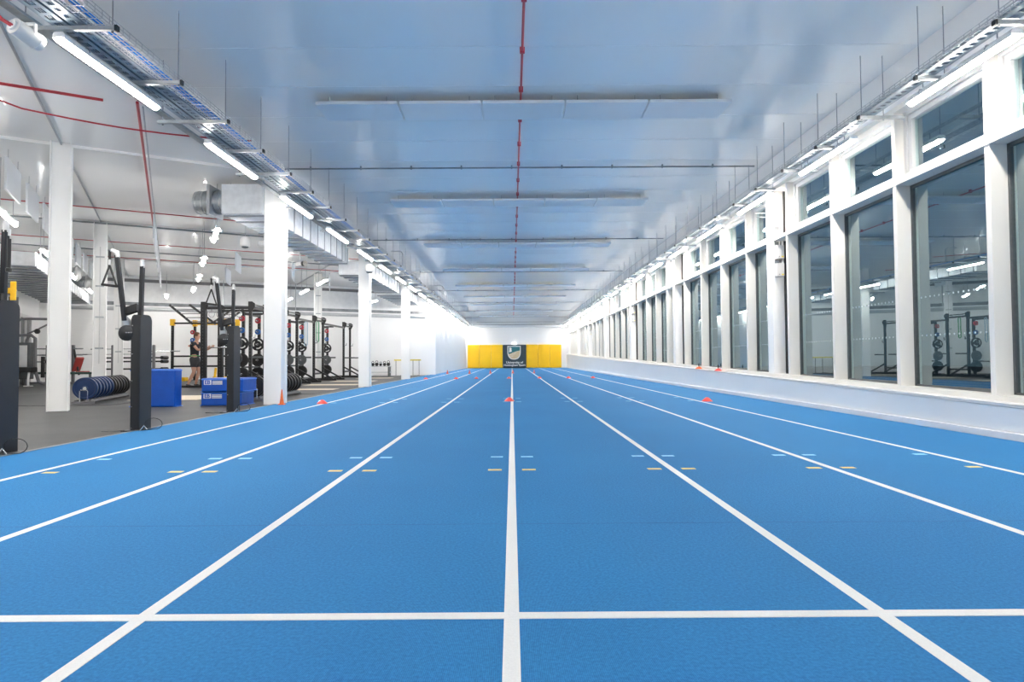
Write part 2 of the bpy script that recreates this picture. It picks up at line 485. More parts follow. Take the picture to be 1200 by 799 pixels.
# pipe along the gym wall
pz = MB().tube([along(0.6, 0.28, 3.2), along(L-0.4, 0.28, 3.2)], 0.09, 12)
pp = pz.obj('wall_pipe', GALVW, smooth=True); tag(pp, 'fat pale pipe running along the gym wall under the ribbed band', 'pipe')
for j, t in enumerate((4.2, 7.5, 10.8, 14.1)):
    hp = MB(); hp.bar(along(t, 0.28, 3.28), along(t, 0.28, ZC), 0.03); hp.obj('pipe_hanger', GALV, pp)

# ------------------------------------------------------------------ right wall with the windows
wr = structure('wall_right')
mbw = MB()
yy0, yy1 = YB, YE
for (x0, x1, dz0, dz1, nm, m) in ((5.0, 5.03, None, None, 'skirting', SKIRT),):
    MB().box(4.99, 5.10, YB, YE, 0, 0.075).obj('baseboard_right', SKIRT, None, bevel=0.006, kind='structure')
def sloped(x0, x1, za, zb, m, name, parent, y0=YB, y1=YE, f0=True):
    """bar along y whose top (and bottom if f0) follow the rising sill"""
    b0 = (sill(y0)+za) if f0 else za; b1 = (sill(y1)+za) if f0 else za
    t0, t1 = sill(y0)+zb, sill(y1)+zb
    return MB().add([(x0,y0,b0),(x1,y0,b0),(x1,y1,b1),(x0,y1,b1),(x0,y0,t0),(x1,y0,t0),(x1,y1,t1),(x0,y1,t1)],
        [(0,3,2,1),(4,5,6,7),(0,1,5,4),(1,2,6,5),(2,3,7,6),(3,0,4,7)]).obj(name, m, parent)
sloped(5.035, 5.60, -0.02, -0.10, PLINTH, 'low_wall', wr, f0=False)
sloped(5.00, 5.58, -0.092, -0.06, PVC, 'sill_lip', wr)
sloped(5.16, 5.58, -0.06, 0.0, MULL, 'sill_frame', wr)
MB().box(5.06, 5.60, YB, YE, 4.20, ZC+0.03).obj('upper_wall', WALLW, wr)
COLY = [-9.95, -2.5, 4.87, 12.3, 19.7, 27.05, 34.5, 41.9, 49.3, 56.6]
MY = {0: [-8.5, -6.8, -5.2, -3.5], 1: [-1.3, 0.35, 2.0, 3.65], 2: [6.68, 8.32, 9.98, 11.62], 3: [13.66, 15.33, 16.96, 18.66], 4: [20.75, 22.3, 23.9, 25.58],
      5: [27.85, 29.4, 31.05, 32.75], 6: [35.2, 36.8, 38.4, 40.1], 7: [42.6, 44.2, 45.9, 47.6], 8: [50.0, 51.7, 53.3, 55.0]}
for i, yc in enumerate(COLY):
    c = MB(); c.box(5.17, 5.58, yc, yc+0.27, max(0.3, sill(yc)-0.08), 4.22)
    co = c.obj('wall_column', WHITE, wr, bevel=0.006)
    MB().box(5.40, 5.57, yc-0.055, yc, sill(yc)-0.06, 4.2).obj('dark_joint', GAP, wr)
sash_cache = {}
win_no = 0
for bi in range(len(COLY)-1):
    ms = MY[bi]
    y0, y1 = COLY[bi]+0.27, COLY[bi+1]-0.055
    wn_ = structure('window_%d' % (bi+1)); 
    # transom shelf and head
    MB().box(5.165, 5.47, y0, y1, 3.14, 3.205).obj('transom', MULL, wn_, bevel=0.004)
    MB().box(5.17, 5.50, y0, y1, 4.13, 4.21).obj('window_head', MULL, wn_)
    edges = [y0-0.06] + ms
    for m_ in ms:
        MB().box(5.18, 5.47, m_, m_+0.075, sill(m_)-0.02, 4.2).obj('mullion', MULL, wn_, bevel=0.004)
    # closed panel between the last mullion and the column
    MB().box(5.46, 5.52, ms[-1]+0.07, y1+0.01, sill(ms[-1])-0.02, 4.2).obj('end_panel', MULL, wn_)
    for j in range(4):
        a, b = edges[j]+ (0.075 if j else 0.06), edges[j+1]
        s0 = sill((a+b)/2)
        # lower fixed light: dark bead, pane
        bd = MB()
        bd.box(5.37, 5.42, a, a+0.03, s0, 3.14); bd.box(5.37, 5.42, b-0.03, b, s0, 3.14)
        bd.box(5.37, 5.42, a, b, 3.10, 3.14); bd.box(5.37, 5.42, a, b, s0-0.03, s0+0.035)
        bd.obj('glazing_bead', GREYP, wn_)
        MB().box(5.392, 5.412, a+0.01, b-0.01, s0, 3.13).obj('glass_pane', GLASS, wn_)
        dm = MB()
        nd = max(1, int((b-a-0.1)/0.085))
        for zz in (1.12, 1.62):
            for q in range(nd):
                yq = a+0.06+q*0.085
                dm.lathe([(0.013, 0), (0.013, 0.002)], 6, Matrix.Translation((5.388, yq, zz)) @ Matrix.Rotation(PI/2, 4, 'Y'))
        dm.obj('manifestation_dots', DOT, wn_, kind='stuff')
        # upper opening light: outer frame, sash, pane, pull bar
        of = MB()
        for (w0, w1, xa, xb, nm) in ((0.0, 0.055, 5.30, 5.42, 'casement_frame'), (0.06, 0.13, 5.325, 5.41, 'sash')):
            f = MB()
            f.box(xa, xb, a+w0, a+w1, 3.205+w0, 4.13-w0); f.box(xa, xb, b-w1, b-w0, 3.205+w0, 4.13-w0)
            f.box(xa, xb, a+w1, b-w1, 3.205+w0, 3.205+w1); f.box(xa, xb, a+w1, b-w1, 4.13-w1, 4.13-w0)
            f.obj(nm, PVC, wn_)
        MB().box(5.37, 5.39, a+0.13, b-0.13, 3.205+0.13, 4.13-0.13).obj('glass_pane', GLASS, wn_)
        MB().box(5.27, 5.325, a+0.1, b-0.1, 3.245, 3.29).obj('opening_bar', PVC, wn_, bevel=0.008)

# electrical boxes on the columns
def column_boxes(yc, label):
    t = thing('switch_boxes', label, 'junction box', (5.275, yc, 0), 0, 'box pairs on the window side columns')
    for z0, z1 in ((2.78, 3.04), (2.43, 2.69)):
        b = MB().box(-0.068, 0.068, -0.16, 0.0, z0, z1).obj('box_case', PVC, t, bevel=0.008)
        MB().box(0.01, 0.055, -0.1605, -0.159, z0+0.02, z0+0.05).obj('sticker', LABELY, b)
        MB().lathe([(0.008, 0), (0.008, 0.005)], 8, Matrix.Translation((-0.03, -0.158, z0+0.04)) @ Matrix.Rotation(PI/2, 4, 'X')).obj('lock', GAP, b)
    for zc in (2.735, 3.10, 3.40):
        c = MB()
        for xq in (-0.06, -0.03, 0.0, 0.05): c.tube([(xq, -0.04, zc-0.03), (xq, -0.04, zc+0.03)], 0.012, 8)
        c.obj('gland_row', DARKST, t)
    for k, xq in enumerate((-0.065, 0.05)):
        zt = 3.62+0.08*k
        pts = [(xq, -0.04, 3.04), (xq, -0.04, zt-0.1)]
        for a in range(1, 6):
            an = a/5*PI/2
            pts.append((xq-0.1*(1-math.cos(an)), -0.04, zt-0.1+0.1*math.sin(an)))
        pts += [(-0.42, -0.04, zt)]
        MB().tube(pts, 0.010, 8).obj('conduit', GALV, t, smooth=True)
    return t
for yc, lb in ((12.3, 'nearest pair of white switch boxes with bent conduits on a window column'),
               (27.05, 'second pair of white switch boxes, three columns along the window wall'),
               (41.9, 'farthest pair of white switch boxes on the window wall columns')):
    column_boxes(yc, lb)

# ------------------------------------------------------------------ end wall pads
pw = 1.09; xs = -4.13
cnt = 0
for i in range(8):
    x0 = xs + i*pw
    if i in (3, 4): continue
    cnt += 1
    lab = ['yellow crash pad at the far left of the end wall', 'middle yellow crash pad of the three left of the slate pad', 'yellow crash pad touching the left edge of the slate pad', '', '',
           'yellow crash pad touching the right edge of the slate pad', 'middle yellow crash pad of the three right of the slate pad', 'yellow crash pad at the far right of the end wall'][i]
    p = MB().box(x0+0.006, x0+pw-0.006, YE-0.14, YE, 0.02, 2.17).obj('crash_pad', PADY, None, bevel=0.03)
    tag(p, lab, 'wall pad', 'yellow pads on the end wall')
dp = thing('crash_pad', 'dark slate crash pad with shield crest and white lettering on end wall', 'wall pad', (0, 0, 0))
x0 = xs+3*pw; cx = x0+pw
MB().box(x0+0.006, x0+2*pw-0.006, YE-0.15, YE, 0.02, 2.17).obj('pad_body', PADD, dp, bevel=0.03)
def shield(w_, h_, n=10):
    pts = [(-w_/2, h_/2), (w_/2, h_/2), (w_/2, h_*0.05)]
    for k in range(1, n): 
        a = k/n*PI/2
        pts.append((w_/2*math.cos(a)**0.8, h_*0.05-h_*0.55*math.sin(a)))
    pts.append((0, -h_/2))
    for k in reversed(range(1, n)):
        a = k/n*PI/2
        pts.append((-w_/2*math.cos(a)**0.8, h_*0.05-h_*0.55*math.sin(a)))
    pts.append((-w_/2, h_*0.05))
    return pts
FC = Matrix.Translation((cx-0.04, YE-0.153, 1.42))
MB().prism(shield(1.24, 1.26), -0.004, 0.004, FC).obj('crest_outline', LOGOW, dp)
MB().prism(shield(1.10, 1.12), -0.010, -0.002, FC).obj('crest_field', LOGOB, dp)
tl = [(-0.55, 0.56), (0.55, 0.56), (0.55, 0.22), (0.1, 0.10), (-0.35, -0.08), (-0.53, -0.12), (-0.55, 0.05)]
MB().prism(tl, -0.015, -0.008, FC).obj('crest_upper', LOGOT, dp)
tw = MB()
tw.prism([(-0.47, 0.02), (-0.20, 0.12), (-0.24, 0.30), (-0.22, 0.42), (-0.27, 0.42), (-0.27, 0.50), (-0.33, 0.50), (-0.33, 0.44), (-0.38, 0.44), (-0.38, 0.50), (-0.46, 0.50), (-0.44, 0.3)], -0.021, -0.013, FC)
tw.obj('crest_tower', LOGOW, dp)
for j in range(3):
    wvm = MB()
    pts = [( -0.45+0.12*q, -0.10-0.14*j + 0.05*math.sin(q*1.3+j) + 0.035*q) for q in range(8 - 2*j)]
    for (a, b) in zip(pts[:-1], pts[1:]):
        wvm.prism([a, b, (b[0], b[1]-0.03), (a[0], a[1]-0.03)], -0.014, -0.008, FC)
    wvm.obj('crest_wave', LOGOW, dp)
for tx, zz, sz in (('University of', 0.52, 0.30), ('Nottingham Sport', 0.27, 0.272)):
    text_mesh(tx, sz, LOGOW, dp, 'lettering', Matrix.Translation((cx, YE-0.155, zz)) @ Matrix.Rotation(PI/2, 4, 'X'), 0.004, 0.006)
sb = MB().box(0.08, 0.36, YE-0.12, YE, 2.19, 2.38).obj('sensor_box', emit('white_glow', (1, 1, 1), 1.5), None, bevel=0.02)  # plain white box, brightened by an emissive colour of its own
tag(sb, 'small bright white box mounted above the slate pad', 'box')
# ------------------------------------------------------------------ cable trays over the track
def lamp_proto(name, tube_mat, up=0.16, wing=True):
    t = thing(name, '', 'strip lamp')
    if wing:
        MB().prism([(-0.057, -0.014), (-0.050, -0.014), (-0.050, 0.002), (0.050, 0.002), (0.050, -0.014), (0.057, -0.014), (0.057, 0.03), (0.04, 0.055), (-0.04, 0.055), (-0.057, 0.03)], -0.79, 0.79).obj('housing', HOUS, t)
    else:
        MB().box(-0.043, 0.043, -0.79, 0.79, 0.004, 0.055).obj('housing', HOUS, t, bevel=0.006)
    prof = [(0.043*math.cos(a), -0.002+0.046*math.sin(a)) for a in ([PI + PI*k/12 for k in range(13)] if wing else [PI*0.93 + PI*1.14*k/12 for k in range(13)])]
    MB().prism(prof, -0.77, 0.77).obj('diffuser', tube_mat, t)
    for yy in (-0.5, 0.5):
        cl = MB()
        cl.box(-0.075, 0.075, yy-0.012, yy+0.012, 0.03, 0.042); cl.tube([(-0.07, yy, 0.036), (-0.09, yy, 0.0)], 0.006, 6); cl.tube([(0.07, yy, 0.036), (0.09, yy, 0.0)], 0.006, 6)
        cl.obj('clip', CHROME, t)
        MB().tube([(0, yy*1.1, 0.05), (0, yy*1.1, up)], 0.006, 6).obj('hanger', RODM, t)
    return t
proto = lamp_proto('strip_lamp', TUBE)
gproto = lamp_proto('strip_lamp', TUBEG, ZC-3.68, False)
gfirst = [True]
first = True
def put_lamp(loc, label, group):
    global first
    if first:
        first = False; proto.location = loc; proto['label'] = label; proto['group'] = group
        return proto
    return dup(proto, loc, 0, label, group)
LP = 2.80
for side, xl, y0l, zl in (('left', -4.14, 6.42, 3.82), ('right', 4.76, 6.55, 3.865)):
    k = -5
    while True:
        yl = y0l + LP*k
        if yl > YE-1.0: break
        if k >= 0: lab = 'white strip lamp under the %s cable tray, %s from the viewer' % (side, nth(k+1))
        else: lab = 'white strip lamp under the %s cable tray, %s one behind the viewer' % (side, nth(-k))
        put_lamp((xl, yl, zl), lab, 'strip lamps under the %s tray' % side)
        k += 1

YT0, YT1 = YB+0.3, 56.9
YT2 = 34.7
# left: wire basket with the blue bundle, two slotted trays, lamp trunking
def long_wires(mb, x, z, w_=0.006):
    mb.box(x-w_/2, x+w_/2, YT0, YT1, z-w_/2, z+w_/2)
def basket(name, x0, x1, z0, hgt, label, n=5):
    t = thing(name, label, 'cable basket')
    lw = MB()
    for k in range(n): long_wires(lw, x0+(x1-x0)*k/(n-1), z0)
    for k in range(1, 3):
        long_wires(lw, x0, z0+hgt*k/2); long_wires(lw, x1, z0+hgt*k/2)
    lw.obj('long_wire', GALVW, t)
    cw = MB(); y = YT0
    while y < YT1:
        cw.box(x0, x1, y, y+0.005, z0-0.008, z0-0.003); cw.box(x0-0.005, x0, y, y+0.005, z0, z0+hgt); cw.box(x1, x1+0.005, y, y+0.005, z0, z0+hgt)
        y += 0.1
    cw.obj('cross_wire', GALVW, t, kind='stuff')
    return t
def slotted(name, x0, x1, z0, hgt, label, pitch=0.1, m=TRAYM):
    t = thing(name, label, 'cable tray')
    b = MB(); w_ = x1-x0
    b.box(x0, x0+0.004, YT0, YT1, z0, z0+hgt); b.box(x1-0.004, x1, YT0, YT1, z0, z0+hgt)
    b.box(x0, x0+w_*0.30, YT0, YT1, z0, z0+0.003); b.box(x1-w_*0.30, x1, YT0, YT1, z0, z0+0.003)
    b.obj('tray_side', m, t)
    r = MB(); y = YT0
    while y < YT1:
        r.box(x0+w_*0.28, x1-w_*0.28, y, y+0.045, z0, z0+0.0025); y += pitch
    r.obj('tray_rung', m, t, kind='stuff')
    return t
ZT = 3.93
basket('wire_basket', -3.86, -3.66, ZT, 0.07, 'wide wire basket carrying the blue cable bundle, left of the lanes', 6)
slotted('cable_tray', -4.02, -3.89, ZT, 0.05, 'narrow slotted steel tray between the wire basket and the solid tray')
slotted('cable_tray', -4.20, -4.045, ZT, 0.05, 'slotted steel tray next to the left row of lamps', 0.12)
rail = MB().box(-4.165, -4.115, YT0, YT1, 3.99, 4.03).obj('lamp_trunking', GALV); tag(rail, 'straight steel trunking that carries the left row of lamps', 'trunking')
b = MB()
for (ox, oz) in ((0, 0), (0.022, 0.004), (0.044, 0), (0.011, 0.02), (0.033, 0.021)):
    pts = [(-3.80+ox+0.012*math.sin(i*0.9+ox*60), YT0+i*0.9, ZT+0.02+oz) for i in range(int((YT1-YT0)/0.9))]
    b.tube(pts, 0.011, 5)
tag(b.obj('cable_bundle', BLUEC, smooth=True), 'bright blue data cables laid along the left wire basket', 'cable')
b = MB()
for i_, ox in enumerate((-3.98, -3.955, -3.93, -4.15, -4.12)):
    pts = [(ox+0.010*math.sin(i*1.1+i_), YT0+i*0.9, ZT+0.016) for i in range(int((YT1-YT0)/0.9))]
    b.tube(pts, 0.009, 5)
tag(b.obj('cable_bundle', GREYC, smooth=True), 'grey power cables laid along the slotted trays of the left run', 'cable')
b = MB(); b.box(-4.46, -4.36, YT0, YT2, 3.965, 3.99); b.box(-4.46, -4.455, YT0, YT2, 3.965, 4.02)
tag(b.obj('cable_tray', GALV), 'outermost thin steel channel left of the lamps, with a red cable in it', 'cable tray')
b = MB().tube([(-4.40+0.012*math.sin(i*0.7), YT0+i, 4.0) for i in range(int(YT2-YT0))], 0.010, 6)
tag(b.obj('red_cable', REDP, smooth=True), 'thin red fire cable lying in the outermost left channel', 'cable')
# right tray
b = slotted('cable_tray', 4.50, 4.66, ZT, 0.05, 'slotted steel tray above the lamps beside the windows')
basket('wire_basket', 4.44, 4.49, ZT, 0.06, 'narrow wire basket at the lane side of the window tray', 2)
rail = MB().box(4.735, 4.785, YT0, YT1, 4.03, 4.06).obj('lamp_trunking', GALV); tag(rail, 'straight steel trunking that carries the lamps beside the windows', 'trunking')
b = MB()
for ox in (4.54, 4.57, 4.60):
    b.tube([(ox+0.008*math.sin(i*1.2+ox*9), YT0+i*0.9, ZT+0.016) for i in range(int((YT1-YT0)/0.9))], 0.009, 5)
tag(b.obj('cable_bundle', GREYC, smooth=True), 'grey cables in the slotted tray beside the windows', 'cable')
# brackets with their rods
def bracket(x0, x1, rods, cap_x):
    t = thing('tray_bracket', '', 'bracket')
    m = MB(); m.box(x0, x1, -0.02, 0.02, -0.04, -0.036); m.box(x0, x1, -0.02, -0.016, -0.04, 0.0); m.box(x0, x1, 0.016, 0.02, -0.04, 0.0)
    m.obj('channel', GALV, t)
    MB().box(cap_x-0.012, cap_x+0.012, -0.023, 0.023, -0.045, 0.004).obj('end_cap', CHARS, t)
    for rx in rods:
        r = MB().tube([(rx, 0, -0.05), (rx, 0, ZC-3.92)], 0.0055, 6).obj('rod', RODM, t)
        MB().lathe([(0.012, -0.055), (0.012, -0.04)], 6, Matrix.Translation((rx, 0, 0))).obj('nut', CHROME, r)
    return t
BL = bracket(-4.50, -3.60, (-3.64, -4.44), -3.60)
BS = bracket(-4.22, -3.60, (-3.64,), -3.60)
BR = bracket(4.44, 5.02, (4.48, 4.76), 4.44)
BQ = bracket(4.44, 4.80, (4.48, 4.76), 4.44)
usedb = set()
for side, pa, pb, y0b, grp in (('left', BL, BS, 5.62, 'brackets of the left tray'), ('right', BR, BQ, 5.62, 'brackets of the window side tray')):
    i = 0; y = y0b
    while y < YT1:
        src = pa if (i % 2 == 0 and not (side == 'left' and y > 34)) else pb
        lab = 'steel cross bracket on thin rods under the %s tray, %s from the viewer' % ('left' if side == 'left' else 'window side', nth(i+1))
        if src.name in usedb:
            dup(src, (0, y, 3.915), 0, lab, grp)
        else:
            usedb.add(src.name); src.location = (0, y, 3.915); src['label'] = lab; src['group'] = grp
        y += 1.123; i += 1
# ------------------------------------------------------------------ ceiling rafts
raft = thing('ceiling_raft', '', 'acoustic panel')
MB().box(-0.59, 0.59, -0.31, 0.31, 0.0, 0.045).obj('panel', RAFT, raft, bevel=0.004)
for sx_ in (-0.42, 0.42):
    for sy_ in (-0.2, 0.2):
        MB().tube([(sx_, sy_, 0.045), (sx_, sy_, ZC-4.54)], 0.006, 6).obj('hanger', RODM, raft)
ff = True
rows = [9.22, 14.75, 20.25, 25.9, 31.5, 37.1, 42.7, 48.3, 53.9]
places = ['leftmost', 'second from the left', 'middle', 'second from the right', 'rightmost']
for r, ry in enumerate([3.6] + rows):
    for c in range(5):
        lab = ('white ceiling raft, %s of the %s row from the viewer' % (places[c], nth(r))) if r > 0 else 'white ceiling raft overhead behind the view, %s of its row' % places[c]
        loc = (0.19 + 1.212*(c-2), ry, 4.545)
        if ff: ff = False; raft.location = loc; raft['label'] = lab; raft['group'] = 'ceiling rafts over the track'
        else: dup(raft, loc, 0, lab, 'ceiling rafts over the track')
# red pipe down the middle of the ceiling
t = thing('sprinkler_pipe', 'red pipe along the middle of the hall ceiling above the rafts', 'pipe')
MB().tube([(0.15, YB+0.3, ZC-0.05), (0.15, YE-1, ZC-0.05)], 0.016, 8).obj('pipe', REDP, t, smooth=True)
cm = MB().box(-0.03, 0.03, -0.02, 0.02, -0.025, 0.05).mesh('pipe_clip', REDP, 0.004)
for i in range(48): inst(cm, 'pipe_clip', t, (0.15, 2+i*1.12, ZC-0.05))
# cross trunking and conduit loops at the left tray
def tube_thing(name, pts, r, m, label, cat, n=8, group=None):
    return tag(MB().tube(pts, r, n).obj(name, m, None, smooth=True), label, cat, group)
def loop(y, x1, z1, z2, label):
    pts = [(-4.0, y, z1), (x1-0.1, y, z1), (x1-0.03, y, z1-0.03), (x1, y, z1-0.1), (x1, y, z2)]
    tube_thing('conduit', pts, 0.016, GALV, label, 'conduit', 8, 'conduit loops by the left tray')
loop(20.6, -3.62, 4.45, 3.95, 'bent steel conduit dropping to the left tray, nearer one of three')
loop(30.0, -3.3, 4.4, 3.95, 'bent steel conduit dropping to the left tray, middle one of three')
loop(41.0, -2.9, 4.35, 3.95, 'bent steel conduit dropping to the left tray, farthest one of three')
# tray turning along the end wall
t = thing('cable_tray', 'steel ladder tray crossing in front of the far end wall', 'cable tray')
MB().box(-3.6, 4.4, 56.9, 56.93, 3.95, 4.03).obj('tray_side', GALV, t); MB().box(-3.6, 4.4, 57.2, 57.23, 3.95, 4.03).obj('tray_side', GALV, t)
rg = MB()
for i in range(26): rg.box(-3.6+i*0.32, -3.56+i*0.32, 56.9, 57.2, 3.95, 3.97)
rg.obj('tray_rung', GALV, t)

# ------------------------------------------------------------------ columns
def hall_column(y, label):
    t = thing('steel_column', label, 'column', (-4.66, y, -0.012), 0, 'columns along the left edge of the track')
    MB().box(-0.17, 0.17, -0.165, -0.14, 0, ZC+0.012).obj('flange', WHITE, t, bevel=0.004)
    MB().box(-0.17, 0.17, 0.14, 0.165, 0, ZC+0.012).obj('flange', WHITE, t, bevel=0.004)
    MB().box(-0.17, 0.13, -0.14, 0.14, 0, ZC+0.012).obj('casing', WHITE, t)
    return t
for y, lb in ((12.28, 'nearest white column at the track edge, orange cone at its foot'),
              (19.75, 'second white column along the track edge'), (27.3, 'third white column along the track edge, beside the yellow hurdle'),
              (-2.7, 'white column at the track edge behind the viewer')):
    hall_column(y, lb)
def gym_column(p, label, clips=True):
    t = thing('steel_column', label, 'column', (p.x, p.y, -0.012), UA, 'columns of the gym wing')
    MB().box(-0.155, -0.135, -0.12, 0.12, 0, ZC+0.012).obj('flange', WHITE, t, bevel=0.003)
    MB().box(0.135, 0.155, -0.12, 0.12, 0, ZC+0.012).obj('flange', WHITE, t, bevel=0.003)
    MB().box(-0.135, 0.135, -0.06, 0.06, 0, ZC+0.012).obj('web', WHITE, t)
    for z in (1.2, 2.05, 2.9, 3.7):
        if clips: MB().box(-0.1, 0.1, -0.085, -0.06, z, z+0.04).obj('clip', GALV, t)
    if clips: MB().box(-0.012, 0.012, -0.075, -0.06, 0.8, 4.0).obj('conduit', PVC, t)
for k, lb in ((0, 'broad white column nearest the viewer in the gym, left of the plate rack'), (1, 'second white column of the gym row, with steel clips on it'), (2, 'third white column of the gym row, behind the one with clips')):
    gym_column(A0+U*(7.0*k), lb, k > 0)
gym_column(Vector((-8.62, 27.65, 0)), 'slim white column standing among the black racks')
gym_column(A0-U*7, 'white gym column outside the left of the view')

# ------------------------------------------------------------------ ducts and services in the gym
def duct(name, p, d, w_, h_, L_, z, label, ribs=True, m=DUCT):
    rz = math.atan2(d.y, d.x) - PI/2
    t = thing(name, label, 'air duct', (p.x, p.y, z), rz)
    MB().box(-w_/2, w_/2, 0, L_, 0, h_).obj('duct_body', m, t)
    y = 0.12; fm = MB().box(-w_/2-0.008, w_/2+0.008, 0, 0.05, -0.03, h_+0.02).mesh('duct_flange', FLNG, 0.003)
    while y < L_:
        inst(fm, 'duct_flange', t, (0, y, 0)); y += 0.6
    for yy in (0.5, L_-0.5):
        for sx_ in (-1, 1):
            MB().tube([(sx_*(w_/2+0.03), yy, 0), (sx_*(w_/2+0.03), yy, ZC-z)], 0.006, 6).obj('hanger', RODM, t)
    return t
YA = Vector((0, 1, 0))
duct('rectangular_duct', Vector((-5.62, 12.9, 0)), YA, 0.84, 0.62, 6.9, 3.91, 'large silver rectangular duct behind the nearest track column')
duct('rectangular_duct', Vector((-5.35, 20.9, 0)), YA, 0.95, 0.45, 6.0, 3.72, 'silver duct with stepped flanges between the second and third track columns')
duct('rectangular_duct', Vector((-5.5, 27.9, 0)), YA, 1.1, 0.4, 5.2, 3.75, 'silver duct farthest along, ending at the gym wall')
def spiral(p0, p1, r, label, name='round_duct'):
    t = thing(name, label, 'air duct')
    MB().tube([p0, p1], r, 24).obj('duct_shell', GALV, t, smooth=True)
    p0 = Vector(p0); p1 = Vector(p1); d = (p1-p0); L_ = d.length; d.normalize()
    k = 0; s = 0.05
    while s < L_:
        MB().tube([p0+d*s, p0+d*(s+0.012)], r*1.03, 24).obj('seam_ring', CHROME, t); s += 0.13
    return t
sp = spiral((-6.74, 13.35, 4.25), (-6.05, 13.3, 4.25), 0.25, 'short round silver duct spigot sticking out beside the big duct')
MB().box(-6.40, -6.34, 13.0, 13.62, 3.93, 4.56).obj('collar', GALVW, sp)
# large duct along the left wall with branches
q = P1 - Vector((U.x, U.y))*13.5 + Vector((V.x, V.y))*1.15
duct('rectangular_duct', Vector((q.x, q.y, 0)), U, 1.5, 0.35, 12.0, 3.25, 'wide flat silver duct hung along the far left wall')
for i, k in enumerate((3.2, 6.2, 9.0)):
    b0 = Vector((q.x, q.y, 0)) + U*k
    sp = spiral((b0.x, b0.y, 3.85), (b0.x+V.x*0.9, b0.y+V.y*0.9, 3.85), 0.2, 'round branch duct with white nozzle over the left wall duct, %s one' % nth(i+1))
    e0 = b0 + V*0.9
    MB().tube([(e0.x, e0.y, 3.85), (e0.x+V.x*0.06, e0.y+V.y*0.06, 3.85), (e0.x+V.x*0.16, e0.y+V.y*0.16, 3.85)], [0.27, 0.27, 0.16], 20).obj('nozzle', PVC, sp, smooth=True)

def gym_lamp(p, label):
    if gfirst[0]:
        gfirst[0] = False
        gproto.location = (p[0], p[1], 3.68); gproto.rotation_euler = (0, 0, UA); gproto['label'] = label; gproto['group'] = 'strip lamps of the gym'
        return gproto
    return dup(gproto, (p[0], p[1], 3.68), UA, label, 'strip lamps of the gym')
gl = [((-6.66, 13.95), 'gym strip lamp nearest the big duct, first of the middle row'), ((-8.74, 17.6), 'second gym strip lamp of the middle row'), ((-10.62, 21.1), 'third gym strip lamp of the middle row'),
      ((-12.6, 24.6), 'last gym strip lamp of the middle row, close to the wall'), ((-9.86, 12.1), 'gym strip lamp cut by the left edge of the view'), ((-12.2, 16.3), 'gym strip lamp just left of the broad column'),
      ((-14.5, 20.5), 'gym strip lamp seen between the broad and clipped columns'), ((-16.8, 24.7), 'last gym strip lamp of the leftmost row'), ((-8.55, 25.6), 'gym strip lamp above the middle racks'),
      ((-6.9, 22.6), 'gym strip lamp right of the slim column'), ((-10.4, 29.0), 'gym strip lamp at the back wall behind the racks'), ((-6.8, 30.3), 'gym strip lamp near the far right corner of the gym'),
      ((-15.0, 27.0), 'gym strip lamp glowing on the ribbed band')]
for p, lb in gl: gym_lamp(p, lb)
for k, p in enumerate(((-7.8, 8.2), (-6.2, 4.0), (-9.2, 2.5), (-7.5, -1.5), (-7.5, -6.0))): gym_lamp(p, 'gym strip lamp outside the left edge of the view, %s one going back' % nth(k+1))

def baffle(p, d, label, group, L_=1.2, z=3.92, h_=0.6):
    rz = math.atan2(d.y, d.x) - PI/2
    t = thing('hanging_baffle', label, 'acoustic panel', (p.x, p.y, z), rz, group)
    MB().box(-0.02, 0.02, 0, L_, 0, h_).obj('panel', RAFT, t, bevel=0.004)
    for yy in (0.2, L_-0.2): MB().tube([(0, yy, h_), (0, yy, ZC-z)], 0.005, 6).obj('hanger', RODM, t)
for i in range(8):
    baffle(Vector((-9.0, 11.0, 0))+U*1.87*i, U, 'upright white baffle at the far left, %s from the viewer' % nth(i+1), 'baffles of the left row')
for i in range(7):
    baffle(Vector((-8.95, 15.5, 0))+U*1.87*i, U, 'upright white baffle seen edge-on by the red pipe, %s from the viewer' % nth(i+1), 'baffles by the red pipe')
D3 = Vector((-0.27, 0.96, 0))
for i, p in enumerate(((-9.3, 20.9), (-11.2, 24.3), (-12.7, 26.5))):
    baffle(Vector((*p, 0)), D3, 'small white baffle hung left of the nearest track column, %s from the viewer' % nth(i+1), 'baffles behind the cable machine')
for p, lb in (((-8.2, 23.2), 'white baffle hung left of the slim column among the racks'), ((-7.8, 26.6), 'white baffle hung right of the slim column among the racks')):
    baffle(Vector((*p, 0)), D3, lb, 'baffles by the slim column')

# red pipes and conduits of the gym ceiling
def line_uv(name, p, d, a, b, z, r, m, label, cat='pipe'):
    q0, q1 = p+d*a, p+d*b
    return tube_thing(name, [(q0.x, q0.y, z), (q1.x, q1.y, z)], r, m, label, cat)
R0 = Vector((-5.72, 9.49, 0))
line_uv('red_pipe', R0, U, -0.6, 17, ZC-0.09, 0.022, REDP, 'main red pipe running away along the gym ceiling')
line_uv('grey_conduit', R0+V*0.07, U, -0.6, 17, ZC-0.14, 0.012, GREYC, 'thin grey conduit beside the main red pipe')
line_uv('red_pipe', Vector((-7.45, 8.1, 0)), V, -1.6, 1.75, ZC-0.06, 0.022, REDP, 'thick red pipe crossing close above the first lamp')
sg = []
for i in range(12):
    f = i/11; q_ = Vector((-7.5, 8.95, 0)).lerp(Vector((-4.45, 10.6, 0)), f); sg.append((q_.x, q_.y, 4.62-0.10*math.sin(f*PI)+(0.06 if i == 0 else 0)))
tube_thing('red_cable', sg, 0.013, REDP, 'sagging red cable crossing the gym ceiling above the broad column', 'cable')
